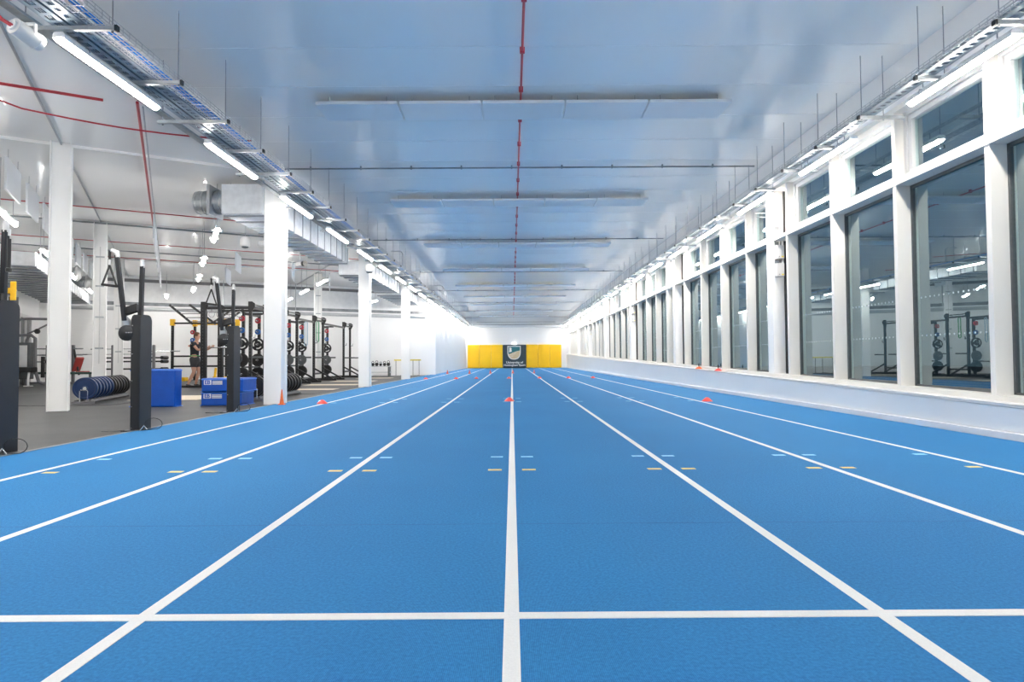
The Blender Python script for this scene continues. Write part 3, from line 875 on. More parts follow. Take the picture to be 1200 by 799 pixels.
for i, (k, m, r, nm) in enumerate(((10.2, REDP, 0.014, 'red'), (12.2, DARKST, 0.022, 'dark'), (15.2, REDP, 0.012, 'red'), (17.0, DARKST, 0.02, 'dark'), (18.6, REDP, 0.014, 'red'))):
    line_uv('ceiling_conduit', R0+U*(k-3.0), V, -8, 0.8+0.42*k, ZC-0.07, r, m, 'thin %s conduit crossing the gym ceiling, %s from the viewer' % (nm, nth(i+1)), 'conduit')
# ceiling speaker, cameras and spotlight
def dome(p, label, r=0.12):
    t = thing('pendant_speaker', label, 'speaker', p)
    MB().lathe([(0.03, 0.22), (r*0.8, 0.2), (r, 0.15), (r, 0.0), (r*0.75, -0.03)], 20).obj('shell', PVC, t, smooth=True)
    MB().lathe([(r*0.74, -0.03), (r*0.6, -0.06), (r*0.2, -0.075)], 20).obj('grille', GREYP, t, smooth=True)
    MB().tube([(0, 0, 0.2), (0, 0, ZC-p[2])], 0.008, 6).obj('stem', GALV, t)
dome((-6.7, 15.6, 3.74), 'white pendant speaker hanging left of the nearest track column')
dome((-7.9, 26.3, 4.15), 'grey round speaker on the slim column', 0.14)
dome((-4.33, 18.9, 3.55), 'round white speaker at the second track column', 0.13)
def flood(p, rz, label):
    t = thing('security_camera', label, 'camera', p, rz)
    MB().box(-0.06, 0.06, -0.14, 0.14, -0.06, 0.06).obj('case', PVC, t, bevel=0.015)
    MB().lathe([(0.075, 0), (0.075, 0.1)], 16, Matrix.Translation((0, 0.24, 0)) @ Matrix.Rotation(PI/2, 4, 'X')).obj('lens_hood', CHARS, t)
    MB().tube([(0, 0, 0.05), (0, 0, ZC-p[2])], 0.012, 6).obj('stem', GALV, t)
flood((-6.35, 15.9, 3.85), -1.9, 'white security camera hanging beside the pendant speaker')
flood((-6.1, 17.9, 3.62), -2.2, 'dark eyed security camera under the big duct')
flood((-6.3, 26.0, 3.6), -1.6, 'security camera under the far duct')
t = thing('spotlight', 'white tubular spotlight with red leads at the top left bracket', 'spotlight', (-4.32, 5.46, 3.77))
ax = Vector((0.22, 0.95, -0.18)).normalized()
MB().tube([-ax*0.10, ax*0.10], 0.075, 20).obj('barrel', PVC, t, smooth=True)
MB().tube([ax*0.10, ax*0.11, ax*0.15], [0.078, 0.078, 0.070], 20).obj('rim', HOUS, t, smooth=True)
MB().tube([-ax*0.10, -ax*0.12], 0.045, 20).obj('end_cap', HOUS, t)
yk = MB(); yk.bar((-0.075, 0.03, 0.0), (-0.075, 0.03, 0.10), 0.012, 0.03); yk.bar((0.075, 0.03, 0.0), (0.075, 0.03, 0.10), 0.012, 0.03); yk.bar((-0.08, 0.03, 0.10), (0.08, 0.03, 0.10), 0.03, 0.012)
yk.obj('yoke', HOUS, t)
for s in (0, 1):
    MB().tube([(-0.02+0.03*s, -0.11, 0.0), (-0.10+0.02*s, -0.14, 0.05), (-0.17+0.03*s, -0.16, 0.12), (-0.13+0.03*s, -0.15, 0.22), (-0.04, -0.1, 0.25)], 0.010, 6).obj('lead', REDP, t, smooth=True)
# ------------------------------------------------------------------ cable machines beside the track
def rounded_top(wd, h_, r, n=6):
    pts = [(0, 0), (wd, 0), (wd, h_-r)]
    for k in range(1, n+1):
        a = k/n*PI/2
        pts.append((wd-r+r*math.cos(a), h_-r+r*math.sin(a)))
    pts += [(0, h_)]
    return pts
def machine(loc, label, group, third=False):
    t = thing('cable_machine', label, 'gym machine', loc, 0, group)
    # tower: x 0..0.12 (towards track), y 0..0.26
    tow = MB()
    M = Matrix(((0,1,0,0),(1,0,0,0),(0,0,1,0),(0,0,0,1)))
    prof = [(0, 0), (0.25, 0), (0.25, 1.36)] + [(0.25-0.08+0.08*math.cos(a), 1.36+0.08*math.sin(a)) for a in [PI/2*k/5 for k in range(1, 6)]] + [(0.05, 1.44), (0.02, 1.42), (0, 1.38)]
    tow.prism(prof, -0.115, 0.0, M)
    tow.obj('tower', CHAR, t, bevel=0.004)
    MB().box(-0.112, -0.004, -0.004, 0.0, 0.05, 1.30).obj('front_cover', CHARS, t)
    MB().box(-0.20, 0.06, -0.05, 0.30, 0.0, 0.012).obj('base_plate', CHARS, t)
    for z in (0.04, 0.30, 0.62, 0.95, 1.22, 1.30): MB().lathe([(0.006, 0), (0.006, 0.003)], 8, Matrix.Translation((-0.095, -0.004, z)) @ Matrix.Rotation(PI/2, 4, 'X')).obj('bolt', CHROME, t)
    # swivel disc
    dsc = MB().lathe([(0.085, 0), (0.098, 0.01), (0.098, 0.05), (0.085, 0.06)], 28, Matrix.Translation((-0.175, 0.05, 1.21)) @ Matrix.Rotation(PI/2, 4, 'X')).obj('swivel_disc', CHARS, t, smooth=True)
    for k in range(3): MB().lathe([(0.007, 0), (0.007, 0.004)], 6, Matrix.Translation((-0.165+0.03*k, -0.01, 1.215)) @ Matrix.Rotation(PI/2, 4, 'X')).obj('bolt', CHROME, dsc)
    MB().box(-0.20, -0.08, 0.0, 0.05, 1.13, 1.29).obj('swivel_arm', CHARS, t)
    kn = MB().tube([(-0.20, 0.06, 1.27), (-0.20, 0.05, 1.34), (-0.205, 0.0, 1.42)], [0.060, 0.058, 0.030], 12).obj('knuckle', GALVW, t, smooth=True)
    # display
    MB().box(-0.075, 0.075, -0.02, 0.02, -0.055, 0.055, Matrix.Translation((-0.12, 0.02, 1.50)) @ Matrix.Rotation(-0.3, 4, 'Y') @ Matrix.Rotation(-0.4, 4, 'X')).obj('display', BLACK, t, bevel=0.004)
    MB().box(-0.055, -0.005, 0.03, 0.06, 1.42, 1.50).obj('display_mount', CHARS, t)
    # two arms
    def arm(a, b, hand):
        am = MB().bar(a, b, 0.045, 0.05).obj('arm', CHAR, t, bevel=0.006)
        a = Vector(a); b = Vector(b)
        MB().tube([b+Vector((0.01, 0, -0.03)), b+Vector((0.0, 0, 0.03)), b+Vector((-0.06, -0.02, 0.06))] if hand == 'strap' else [b+Vector((0, 0, -0.02)), b+Vector((0, 0, 0.05)), b+Vector((0, 0, 0.09))], [0.028, 0.032, 0.026] if hand == 'strap' else [0.026, 0.026, 0.016], 10).obj('pulley_head', PVC, am, smooth=True)
        if hand == 'strap':
            q = b+Vector((-0.07, -0.03, -0.02))
            MB().tube([q+Vector((0, 0, 0.07)), q+Vector((0, 0, -0.04))], 0.014, 8).obj('stopper', BLACK, am)
            MB().tube([q+Vector((0, 0, -0.04)), q+Vector((0, 0, -0.10))], 0.016, 8).obj('carabiner', PVC, am)
            s0 = q+Vector((0, 0, -0.11))
            for e_ in ((-0.085, 0, -0.23), (0.085, 0, -0.25)): MB().bar(s0, s0+Vector(e_), 0.010, 0.02).obj('strap', BLACK, am)
            MB().tube([s0+Vector((-0.095, 0, -0.235)), s0+Vector((0.095, 0, -0.26))], 0.016, 10).obj('grip', BLACK, am, smooth=True)
        elif hand == 'rope':
            q = b+Vector((0.06, -0.03, 0))
            MB().tube([q, q+Vector((0, 0, -0.06))], 0.012, 8).obj('carabiner', PVC, am)
            MB().tube([q+Vector((0, 0, -0.09)), q+Vector((0, 0, -0.36)), q+Vector((0, 0, -0.37)), q+Vector((0, 0, -0.40))], [0.016, 0.016, 0.026, 0.026], 10).obj('grip', BLACK, am, smooth=True)
    arm((-0.19, -0.01, 1.36), (-0.28, -0.03, 2.17) if not third else (-0.36, -0.03, 2.1), 'strap')
    arm((-0.085, 0.15, 1.40), (-0.09, 0.18, 2.06) if not third else (-0.03, 0.10, 2.1), 'rope' if third else '')
    # leads on the floor
    pts = [(0.0, 0.02, 0.015)]
    for k in range(14):
        a = k/13*2*PI*0.8
        pts.append((0.17+0.13*math.sin(a)*(0.8), 0.02-0.02*k/13, 0.02+0.07*(1-math.cos(a))))
    MB().tube(pts, 0.004, 5).obj('lead', BLACK, t, smooth=True)
    MB().tube([(-0.16, -0.03, 0.015), (-0.3, -0.06, 0.006), (-0.45, -0.02, 0.006)], 0.006, 5).obj('lead', GREYP, t)
    MB().tube([(0.03, -0.03, 0.012), (0.07, -0.02, 0.07), (0.09, 0.0, 0.02)], 0.008, 6).obj('hose', CHROME, t)
    return t
machine((-4.585, 7.68, -0.012), 'charcoal cable machine with raised arms left of the tall blue box', 'charcoal cable machines')
machine((-4.60, 10.30, -0.012), 'charcoal cable machine in front of the two stacked blue mats', 'charcoal cable machines')
machine((-4.72, 5.72, -0.012), 'charcoal cable machine cut by the left edge of the view', 'charcoal cable machines', third=True)

# ------------------------------------------------------------------ blue soft boxes
def soft(name, x0, x1, y0, y1, z0, z1, label, logo=None):
    t = thing(name, label, 'soft box', ((x0+x1)/2, (y0+y1)/2, z0))
    w_, d_, h_ = x1-x0, y1-y0, z1-z0
    bm = MB().box(-w_/2, w_/2, -d_/2, d_/2, 0, h_)
    o = bm.obj('cover', MATB, t, bevel=0.02)
    MB().box(-w_/2-0.004, w_/2+0.004, -d_/2-0.004, d_/2+0.004, h_-0.035, h_-0.012).obj('piping', MATL, t, bevel=0.006)
    MB().box(-w_/2-0.03, w_/2+0.03, -d_/2+0.02, d_/2-0.02, 0.0, 0.012).obj('hook_flap', MATL, t)
    if logo:
        lx = -w_/2+logo[0]
        MB().box(lx-0.07, lx+0.07, -d_/2-0.006, -d_/2+0.01, h_*0.52, h_*0.86).obj('logo_patch', LOGOW, t, bevel=0.004)
        text_mesh('EB', 0.10, MATB, t, 'logo_letters', Matrix.Translation((lx, -d_/2-0.008, h_*0.69)) @ Matrix.Rotation(PI/2, 4, 'X'), 0.002, 0.003)
        for k, zz in enumerate((0.78, 0.68, 0.58)): MB().box(lx+0.09, lx+0.28, -d_/2-0.005, -d_/2+0.01, h_*zz-0.012, h_*zz+0.004).obj('logo_line', LOGOW, t)
    return t
soft('plyo_box', -7.18, -6.34, 11.72, 11.98, -0.012, 0.70, 'tall creased blue soft box behind the middle cable machine')
soft('plyo_box', -5.96, -5.19, 11.95, 12.55, -0.012, 0.255, 'lower blue soft box of the stack of two', (0.12,))
soft('plyo_box', -5.93, -5.14, 11.9, 12.55, 0.257, 0.515, 'upper blue soft box of the stack of two', (0.12,))

# ------------------------------------------------------------------ weight plates
def plate_mesh(r, th, m, ring=None):
    return MB().lathe([(0.026, -th*0.35), (r*0.22, -th*0.5), (r*0.25, -th*0.3), (r*0.80, -th*0.3), (r*0.84, -th*0.5), (r*0.97, -th*0.5), (r, -th*0.4), (r, th*0.4), (r*0.97, th*0.5),
                       (r*0.84, th*0.5), (r*0.80, th*0.3), (r*0.25, th*0.3), (r*0.22, th*0.5), (0.026, th*0.35)], 32, Matrix.Rotation(PI/2, 4, 'X')).mesh('disc', m, 0, True)
def plate(name, mesh, loc, d, label, group, hub=True, lettering=False):
    t = thing(name, label, 'weight plate', loc, math.atan2(d.y, d.x)-PI/2, group)
    inst(mesh, 'disc', t)
    th = 0.04
    if hub: inst(HUBM, 'hub', t)
    if lettering: inst(LETM, 'raised_lettering', t)
    return t
PNAVY = plate_mesh(0.225, 0.085, NAVY); PBLK = plate_mesh(0.225, 0.085, BLACKR); PIRON = plate_mesh(0.225, 0.05, BLACKR); PGREY = plate_mesh(0.215, 0.05, GREYP)
PRED = plate_mesh(0.095, 0.07, REDM); PBLU = plate_mesh(0.095, 0.07, BLUM)
HUBM = MB().lathe([(0.035, -0.045), (0.035, 0.045)], 16, Matrix.Rotation(PI/2, 4, 'X')).mesh('hub', CHROME)
lt = MB()
for k in range(3):
    a0 = k*2*PI/3+0.25
    n_ = 7; pts = []
    vs = []; fs = []
    for q_ in range(n_+1):
        a = a0+q_/n_*1.3
        for rr in (0.125, 0.165):
            vs.append((rr*math.cos(a), -0.026, rr*math.sin(a)))
    for q_ in range(n_): fs.append((2*q_, 2*q_+1, 2*q_+3, 2*q_+2))
    lt.add(vs, fs)
LETM = lt.mesh('raised_lettering', LOGOW)
def toaster(p0, p1, nblue, nblack, who, dxh):
    p0 = Vector(p0); p1 = Vector(p1); d = (p1-p0); L_ = d.length; d.normalize()
    n_ = nblue+nblack
    t = thing('plate_stand', 'low steel stand holding %s' % who, 'rack', (p0.x, p0.y, -0.012), math.atan2(d.y, d.x)-PI/2)
    for s in (-0.13, 0.13): MB().box(s-0.02, s+0.02, -0.15, L_+0.15, 0.04, 0.09).obj('rail', GREYM, t)
    for yy in (-0.12, L_+0.08): MB().box(-0.2, 0.2, yy-0.03, yy+0.03, 0, 0.055).obj('foot', GREYM, t)
    dm = MB().tube([(-0.07, 0, 0.05), (-0.07, 0, 0.26), (-0.05, 0, 0.28), (0.05, 0, 0.28), (0.07, 0, 0.26), (0.07, 0, 0.05)], 0.010, 6).mesh('divider', CHROME, 0, True)
    for k in range(n_+1): inst(dm, 'divider', t, (0, (k-0.5)*L_/(n_-1), 0))
    for k in range(n_):
        q_ = p0 + d*(L_*k/(n_-1))
        blue = k < nblue
        if blue: lab = 'navy bumper plate, %s from the near end of the long stand' % nth(k+1)
        else: lab = 'black bumper plate, %s black one %s' % (nth(k-nblue+1), 'after the navy plates' if nblue else 'of the stand behind the nearest column')
        plate('bumper_plate', PNAVY if blue else PBLK, (q_.x, q_.y, 0.225+0.075), d, lab, 'plates of %s' % who)
toaster((-8.72, 12.75), (-9.38, 14.9), 6, 6, 'the row of navy and black plates', 0)
toaster((-5.45, 13.25), (-5.55, 15.75), 0, 12, 'the row of black plates behind the nearest column', 0)

# ------------------------------------------------------------------ black racks
def upright(parent, x, y, z0, z1, m=BLACK, w_=0.09, holes=True):
    u = MB().box(x-w_/2, x+w_/2, y-w_/2, y+w_/2, z0, z1).obj('upright', m, parent, bevel=0.005)
    if holes:
        h = MB(); z = z0+0.35
        while z < z1-0.15:
            h.box(x-0.012, x+0.012, y-w_/2-0.002, y-w_/2, z, z+0.02)
            h.box(x+w_/2, x+w_/2+0.002, y-0.012, y+0.012, z, z+0.02); z += 0.1
        h.obj('pin_holes', GREYP, u, kind='stuff')
    return u
RX = -8.27; SX = -8.95
def rack(ya, yb, label, back=False, store=None):
    t = thing('power_rack', label, 'weight rack', (RX, ya, -0.004), 0, 'black racks in a row')
    W_ = yb-ya
    for yy in (0, W_):
        upright(t, 0, yy, 0, 2.68)
        hd = MB(); hd.prism([(-0.06, 2.40), (0.06, 2.40), (0.15, 2.56), (0.15, 2.66), (0.06, 2.72), (-0.06, 2.72)], yy-0.05, yy-0.04); hd.obj('gusset', BLACK, t)
        MB().box(-0.65, 0.95, yy-0.04, yy+0.04, 0, 0.07).obj('foot', BLACK, t, bevel=0.005)
        MB().bar((0.03, yy, 0.5), (0.80, yy, 0.07), 0.06, 0.06).obj('brace', BLACK, t)
        MB().box(0.04, 0.55, yy-0.03, yy+0.03, 0.93, 0.99).obj('safety_arm', GREYP, t)
        j = MB(); j.box(0.04, 0.14, yy-0.03, yy+0.03, 1.55, 1.60); j.box(0.12, 0.15, yy-0.03, yy+0.03, 1.58, 1.68)
        j.obj('bar_hook', CHROME, t)
        if back:
            upright(t, -1.48, yy, 0, 2.68, w_=0.15)
            MB().box(-1.45, -0.04, yy-0.035, yy+0.035, 2.48, 2.56).obj('top_beam', BLACK, t)
            MB().box(-1.45, -0.04, yy-0.035, yy+0.035, 0.05, 0.12).obj('base_beam', BLACK, t)
            hd = MB(); hd.prism([(-1.56, 2.40), (-1.42, 2.40), (-1.33, 2.56), (-1.33, 2.66), (-1.42, 2.72), (-1.56, 2.72)], yy-0.05, yy-0.04); hd.obj('gusset', BLACK, t)
    for zz in (2.50, 0.25):
        MB().box(-0.035, 0.035, 0.03, W_-0.03, zz, zz+0.07).obj('cross_beam', BLACK, t)
    MB().tube([(0.12, 0.0, 2.62), (0.12, W_, 2.62)], 0.02, 8).obj('pull_up_bar', BLACK, t)
    return t
rk = [('A', 19.7, 20.85, True, 'nearest black power rack, its full cage standing behind the stacked mats'), ('B', 22.7, 23.95, False, 'black rack just right of the nearest track column'),
      ('C', 26.0, 27.25, False, 'black rack at the slim white column'), ('D', 30.6, 31.8, False, 'farthest black rack, left of the second track column')]
for nm, ya, yb, bk, lb in rk: rack(ya, yb, lb, bk)
stores = [(20.75, 22.05, 'black storage frame with plates between the first and second racks', 20.85, 22.7), (25.05, 26.6, 'black storage frame with plates between the second and third racks', 23.95, 26.0), (29.0, 30.2, 'black storage frame with plates next to the farthest rack', 27.25, 30.6)]
ROWN = ['nearest', 'middle', 'farthest']
for si, (ya, yb, lb, c0, c1) in enumerate(stores):
    t = thing('plate_storage', lb, 'weight rack', (SX, ya, -0.004), 0, 'plate storage frames')
    W_ = yb-ya
    for yi, yy in enumerate((0, W_)):
        upright(t, 0, yy, 0, 2.5)
        MB().box(-0.2, 0.68, yy-0.03, yy+0.03, 0.0, 0.06).obj('foot', BLACK, t)
        for zz in (2.25, 1.86, 1.42, 0.87, 0.40):
            MB().tube([(0, yy-0.03, zz), (0, yy-0.26, zz)], 0.024, 10).obj('peg', CHROME, t)
        side = 'near post' if yi == 0 else 'far post'
        pn = '%s of the %s storage frame' % (side, ROWN[si])
        Y_ = ya+yy-0.12
        plate('weight_plate', PRED, (SX, Y_, 2.25-0.004), YA, 'small red disc on the %s' % pn, 'small red discs')
        plate('weight_plate', PBLU, (SX, Y_, 1.86-0.004), YA, 'small blue disc on the %s' % pn, 'small blue discs')
        plate('weight_plate', PIRON, (SX, Y_, 1.42-0.004), YA, 'black plate with white lettering, highest on the %s' % pn, 'lettered black plates', True, True)
        plate('weight_plate', PGREY if si > 0 else PIRON, (SX, Y_, 0.87-0.004), YA, '%s plate halfway down the %s' % ('grey iron' if si else 'black iron', pn), 'mid height plates')
        plate('weight_plate', PIRON, (SX, Y_, 0.40-0.004), YA, 'black plate lowest on the %s' % pn, 'lowest plates')
        plate('weight_plate', PIRON, (SX, Y_+0.06, 0.40-0.004), YA, 'black plate tucked behind the lowest one on the %s' % pn, 'lowest plates')
    MB().box(-0.035, 0.035, 0.04, W_-0.04, 2.38, 2.46).obj('cross_beam', BLACK, t)
    MB().box(-0.035, 0.035, 0.04, W_-0.04, 0.6, 0.66).obj('cross_beam', BLACK, t)
    for z in (2.40,):
        MB().bar((0.03, 0, z), (SX*-1+RX-0.04+0.0, 0, z), 0.06, 0.06).obj('link_beam', BLACK, t)
# overhead beams joining the racks
for i, (a, b) in enumerate(((20.95, 22.65), (24.05, 25.95), (27.35, 30.55))):
    o = MB().box(RX-0.035, RX+0.035, a, b, 2.40, 2.48).obj('overhead_beam', BLACK)
    tag(o, 'black overhead beam joining two racks, %s from the viewer' % nth(i+1), 'beam', 'beams between the racks')
# hanging straps and bands
def hang(p, L_, w_, m, label, name='resistance_band'):
    t = MB(); t.tube([(p[0]-w_, p[1], p[2]), (p[0]-w_, p[1], p[2]-L_), (p[0], p[1], p[2]-L_-0.05), (p[0]+w_, p[1], p[2]-L_), (p[0]+w_, p[1], p[2]), (p[0], p[1], p[2]+0.05), (p[0]-w_, p[1], p[2])], 0.018, 6)
    tag(t.obj(name, m, None, smooth=True), label, 'band', 'straps hanging from the racks')
PB = mat('pale_blue_band', (0.35, 0.50, 0.62), 0.6); PGN = mat('green_band', (0.02, 0.35, 0.12), 0.6); PPK = mat('pink_band', (0.60, 0.42, 0.42), 0.6)
hang((RX, 25.0, 2.36), 0.9, 0.05, PB, 'pale blue exercise band hanging between second and third racks')
hang((RX, 26.5, 2.46), 0.8, 0.05, PGN, 'bright green exercise band on the rack at the slim column')
hang((RX, 22.2, 2.36), 0.8, 0.05, PPK, 'faded pink band hanging beside the nearest track column')
def rings(p, label):
    t = thing('gym_rings', label, 'gym rings', p)
    for s in (-0.12, 0.12):
        a = [(s+0.09*math.cos(k*PI/8), 0, -0.09+0.09*math.sin(k*PI/8)) for k in range(17)]
        MB().tube(a, 0.012, 6, cap=False).obj('ring', CHROME, t, smooth=True)
        MB().tube([(s, 0, 0.0), (s, 0, 0.12)], 0.008, 6).obj('strap', BLACK, t)
rings((-9.35, 19.62, 2.40), 'pair of silver rings hanging under the nearest rack, left pair')
rings((-8.72, 19.62, 2.40), 'pair of silver rings hanging under the nearest rack, right pair')

for zq, wd_ in ((1.40, 'upper'), (0.93, 'lower')):
    plate('weight_plate', PBLK, (-8.72, 19.58, zq), YA, 'thick black plate, %s one beside the second cable machine' % wd_, 'thick plates on the nearest rack')
tq = thing('plate_tree', 'slim black plate tree just right of the second cable machine', 'weight rack', (-8.72, 19.70, -0.004))
MB().box(-0.04, 0.04, -0.03, 0.03, 0, 1.7).obj('post', BLACK, tq)
MB().box(-0.25, 0.25, -0.2, 0.25, 0, 0.05).obj('foot', BLACK, tq)
for zq in (1.40, 0.93): MB().tube([(0, -0.03, zq+0.004), (0, -0.22, zq+0.004)], 0.024, 10).obj('peg', CHROME, tq)
# barbell on the person's rack
def barbell(p, d, L_, label, plates=0):
    t = thing('barbell', label, 'barbell', p, math.atan2(d.y, d.x)-PI/2)
    MB().tube([(0, -L_/2, 0), (0, L_/2, 0)], 0.016, 8).obj('shaft', CHROME, t, smooth=True)
    for s in (-1, 1):
        MB().tube([(0, s*(L_/2-0.42), 0), (0, s*L_/2, 0)], 0.026, 10).obj('sleeve', CHROME, t, smooth=True)
    return t
XA = Vector((1, 0, 0))
# ------------------------------------------------------------------ yellow and black rig at the back of the gym
rg_ = thing('training_rig', 'black and yellow rig with tilted ladder behind the person', 'climbing rig', (0, 0, 0))
for x, y in ((-14.5, 26.6), (-13.95, 27.4), (-13.1, 26.6), (-12.55, 27.4), (-11.9, 27.0), (-12.2, 26.6)):
    upright(rg_, x, y, 0, 2.62)
    MB().box(x-0.09, x+0.09, y-0.06, y+0.06, 2.36, 2.64).obj('yellow_joint', YELM, rg_, bevel=0.01)
for z in (2.46, 1.05, 0.62):
    MB().bar((-14.5, 26.6, z), (-12.2, 26.6, z), 0.07).obj('cross_beam', BLACK, rg_)
    MB().bar((-13.95, 27.4, z), (-12.0, 27.4, z), 0.07).obj('cross_beam', BLACK if z < 2 else YELM, rg_)
MB().box(-14.4, -13.75, 26.2, 26.5, 0, 0.16).obj('yellow_foot', YELM, rg_, bevel=0.02)
MB().box(-12.6, -12.1, 26.2, 26.5, 0, 0.18).obj('yellow_foot', YELM, rg_, bevel=0.02)
MB().tube([(-12.5, 26.2, 0.1), (-12.45, 26.2, 0.55)], 0.05, 8).obj('yellow_post', YELM, rg_)
def ladder(a0, a1, b0, b1, n_, parent):
    for (p, q) in ((a0, a1), (b0, b1)): MB().bar(p, q, 0.06, 0.08).obj('ladder_rail', BLACK, parent)
    for k in range(n_):
        f = (k+0.3)/n_
        p = Vector(a0).lerp(Vector(a1), f); q = Vector(b0).lerp(Vector(b1), f)
        MB().tube([p, q], 0.018, 6).obj('rung', GREYM, parent)
ladder((-14.6, 26.5, 3.25), (-14.0, 27.3, 2.46), (-13.75, 26.5, 3.25), (-13.0, 27.3, 2.46), 5, rg_)
ladder((-12.75, 26.6, 2.5), (-12.2, 27.2, 3.1), (-12.2, 26.6, 2.5), (-11.75, 27.2, 3.1), 4, rg_)
barbell((-15.2, 26.45, 1.27), XA, 2.2, 'silver barbell resting on the left of the yellow rig')
plate('weight_plate', PRED, (-13.95, 27.2, 2.10), YA, 'small red disc on the yellow rig behind the head of the person', 'small discs on the yellow rig')
plate('weight_plate', PBLU, (-13.95, 27.2, 1.76), YA, 'small blue disc on the yellow rig behind the head of the person', 'small discs on the yellow rig')
# near left rig, cut by the frame
t = thing('training_rig', 'black post with yellow brackets beside the leftmost cable machine', 'climbing rig', (-10.22, 12.75, -0.012))
upright(t, 0, 0, 0, 2.2, w_=0.12)
MB().box(-0.02, 0.10, -0.07, -0.05, 2.12, 2.50).obj('yellow_joint', YELM, t, bevel=0.005)
MB().box(-0.26, -0.14, -0.07, -0.05, 2.17, 2.52).obj('yellow_joint', YELM, t, bevel=0.005)
MB().box(-1.4, -0.02, -0.05, 0.05, 2.26, 2.38).obj('yellow_beam', YELM, t, bevel=0.005)
upright(t, -1.5, 0, 0, 2.5, w_=0.12)
ch = MB()
for k in range(14): ch.tube([(0.05, -0.07, 1.75-0.045*k), (0.05, -0.07, 1.715-0.045*k)], 0.012, 5)
ch.obj('chain', CHROME, t)

# rack with barbells at the back, left of the middle cable machine
t = thing('bench_rack', 'black rack with two barbells behind the clipped column', 'weight rack', (0, 0, -0.012))
for x in (-16.55, -16.0):
    upright(t, x, 25.3, 0, 2.55, w_=0.09)
for x in (-15.6, -14.0):
    MB().box(x-0.05, x+0.05, 24.3, 24.4, 0, 1.5).obj('storage_post', GREYM, t, bevel=0.03)
    MB().box(x-0.04, x+0.04, 23.9, 24.9, 0, 0.07).obj('foot', GREYM, t)
for z in (0.55, 0.85, 1.0):
    MB().bar((-16.7, 25.2, z), (-14.0, 25.2, z), 0.06).obj('cross_beam', BLACK, t)
    for s_ in (-16.7, -14.0): MB().tube([(s_, 24.9, z), (s_, 25.3, z)], 0.07, 8).obj('end_stop', BLACK, t)
MB().bar((-16.5, 25.3, 0.03), (-14.2, 24.8, 0.03), 0.12, 0.06).obj('base_beam', GREYM, t)
barbell((-15.7, 24.6, 1.13), XA, 3.0, 'lower silver barbell on the rack behind the clipped column')
barbell((-15.9, 25.15, 1.35), XA, 2.2, 'upper silver barbell on the rack behind the clipped column')

# benches and the grey pulley machine near the back left
def bench(loc, rz, label, incline=False):
    t = thing('weight_bench', label, 'bench', loc, rz, 'benches at the back of the gym')
    MB().box(-0.75, 0.65, -0.15, 0.15, 0.40, 0.48).obj('seat_pad', GREENP, t, bevel=0.02)
    for x in (-0.6, 0.5):
        MB().box(x-0.03, x+0.03, -0.03, 0.03, 0, 0.4).obj('leg', GREYM, t)
        MB().box(x-0.03, x+0.03, -0.25, 0.25, 0, 0.05).obj('foot', GREYM, t)
    MB().box(-0.6, 0.5, -0.03, 0.03, 0.05, 0.11).obj('spine', GREYM, t)
bench((-17.6, 23.3, -0.012), 0, 'green padded bench left of the broad column')
bench((-16.0, 22.9, -0.012), 0, 'green padded bench right of the broad column, behind the navy plates')
t = thing('incline_bench', 'bench press station with red padded back and four bar horns', 'bench', (-16.95, 24.0, -0.012))
MB().bar((0.15, 0, 0.5), (0.42, -0.15, 1.02), 0.28, 0.09).obj('back_pad', REDPAD, t, bevel=0.02)
MB().box(0.35, 0.7, -0.3, 0.0, 0.42, 0.5).obj('seat_pad', REDPAD, t, bevel=0.02)
for x in (-0.95, 0.05):
    MB().box(x-0.04, x+0.04, -0.04, 0.04, 0, 1.5).obj('post', GREYM, t)
    for z in (1.12, 1.36):
        MB().tube([(x, -0.02, z), (x+(0.4 if x > -0.5 else -0.45), -0.05, z)], 0.025, 8).obj('bar_horn', CHROME, t)
MB().bar((0.05, 0, 1.45), (0.35, -0.1, 0.35), 0.05).obj('brace', BLACK, t)
MB().box(-0.95, 0.5, -0.04, 0.04, 0.0, 0.07).obj('base_beam', GREYM, t)

t = thing('pulley_machine', 'grey lat pulldown machine with overhead arm at the far left', 'gym machine', (-17.2, 22.2, -0.012))
fr = MB()
for x in (-0.55, -0.1):
    fr.tube([(x, 0, 0.05), (x, 0, 1.60), (x+0.05, 0, 1.75), (x+0.15, 0, 1.82)], 0.05, 8)
fr.tube([(-0.6, 0, 1.80), (0.05, 0, 1.82), (0.20, 0, 1.70), (0.22, 0, 0.55), (0.35, 0, 0.15), (0.6, 0, 0.05)], 0.055, 8)
fr.obj('frame', GREYM, t, smooth=True)
MB().box(-0.5, 0.1, -0.1, 0.1, 0.25, 1.55).obj('weight_shroud', GREYP, t, bevel=0.02)
MB().box(-0.45, 0.0, -0.11, -0.1, 0.55, 1.45).obj('shroud_panel', CORR, t)
MB().tube([(-0.6, 0, 2.1), (-0.35, 0, 2.38), (-0.1, 0, 2.40), (0.9, 0, 2.38)], 0.045, 8).obj('overhead_arm', GREYM, t, smooth=True)
MB().tube([(-0.1, 0, 1.85), (0.35, 0, 2.05), (0.9, 0, 2.33)], 0.03, 8).obj('arm_strut', GREYM, t)
for p, r in (((0.95, 0, 2.30), 0.11), ((0.27, 0, 1.95), 0.09)):
    MB().lathe([(r, -0.03), (r, 0.03)], 16, Matrix.Translation(p) @ Matrix.Rotation(PI/2, 4, 'X')).obj('pulley', BLACK, t)
MB().tube([(1.03, 0, 2.28), (1.05, 0, 2.0)], 0.010, 6).obj('cable', CHROME, t)
MB().tube([(0.97, 0, 1.98), (1.05, 0, 2.06), (1.13, 0, 1.98), (0.97, 0, 1.98)], 0.014, 6).obj('handle', CHROME, t)
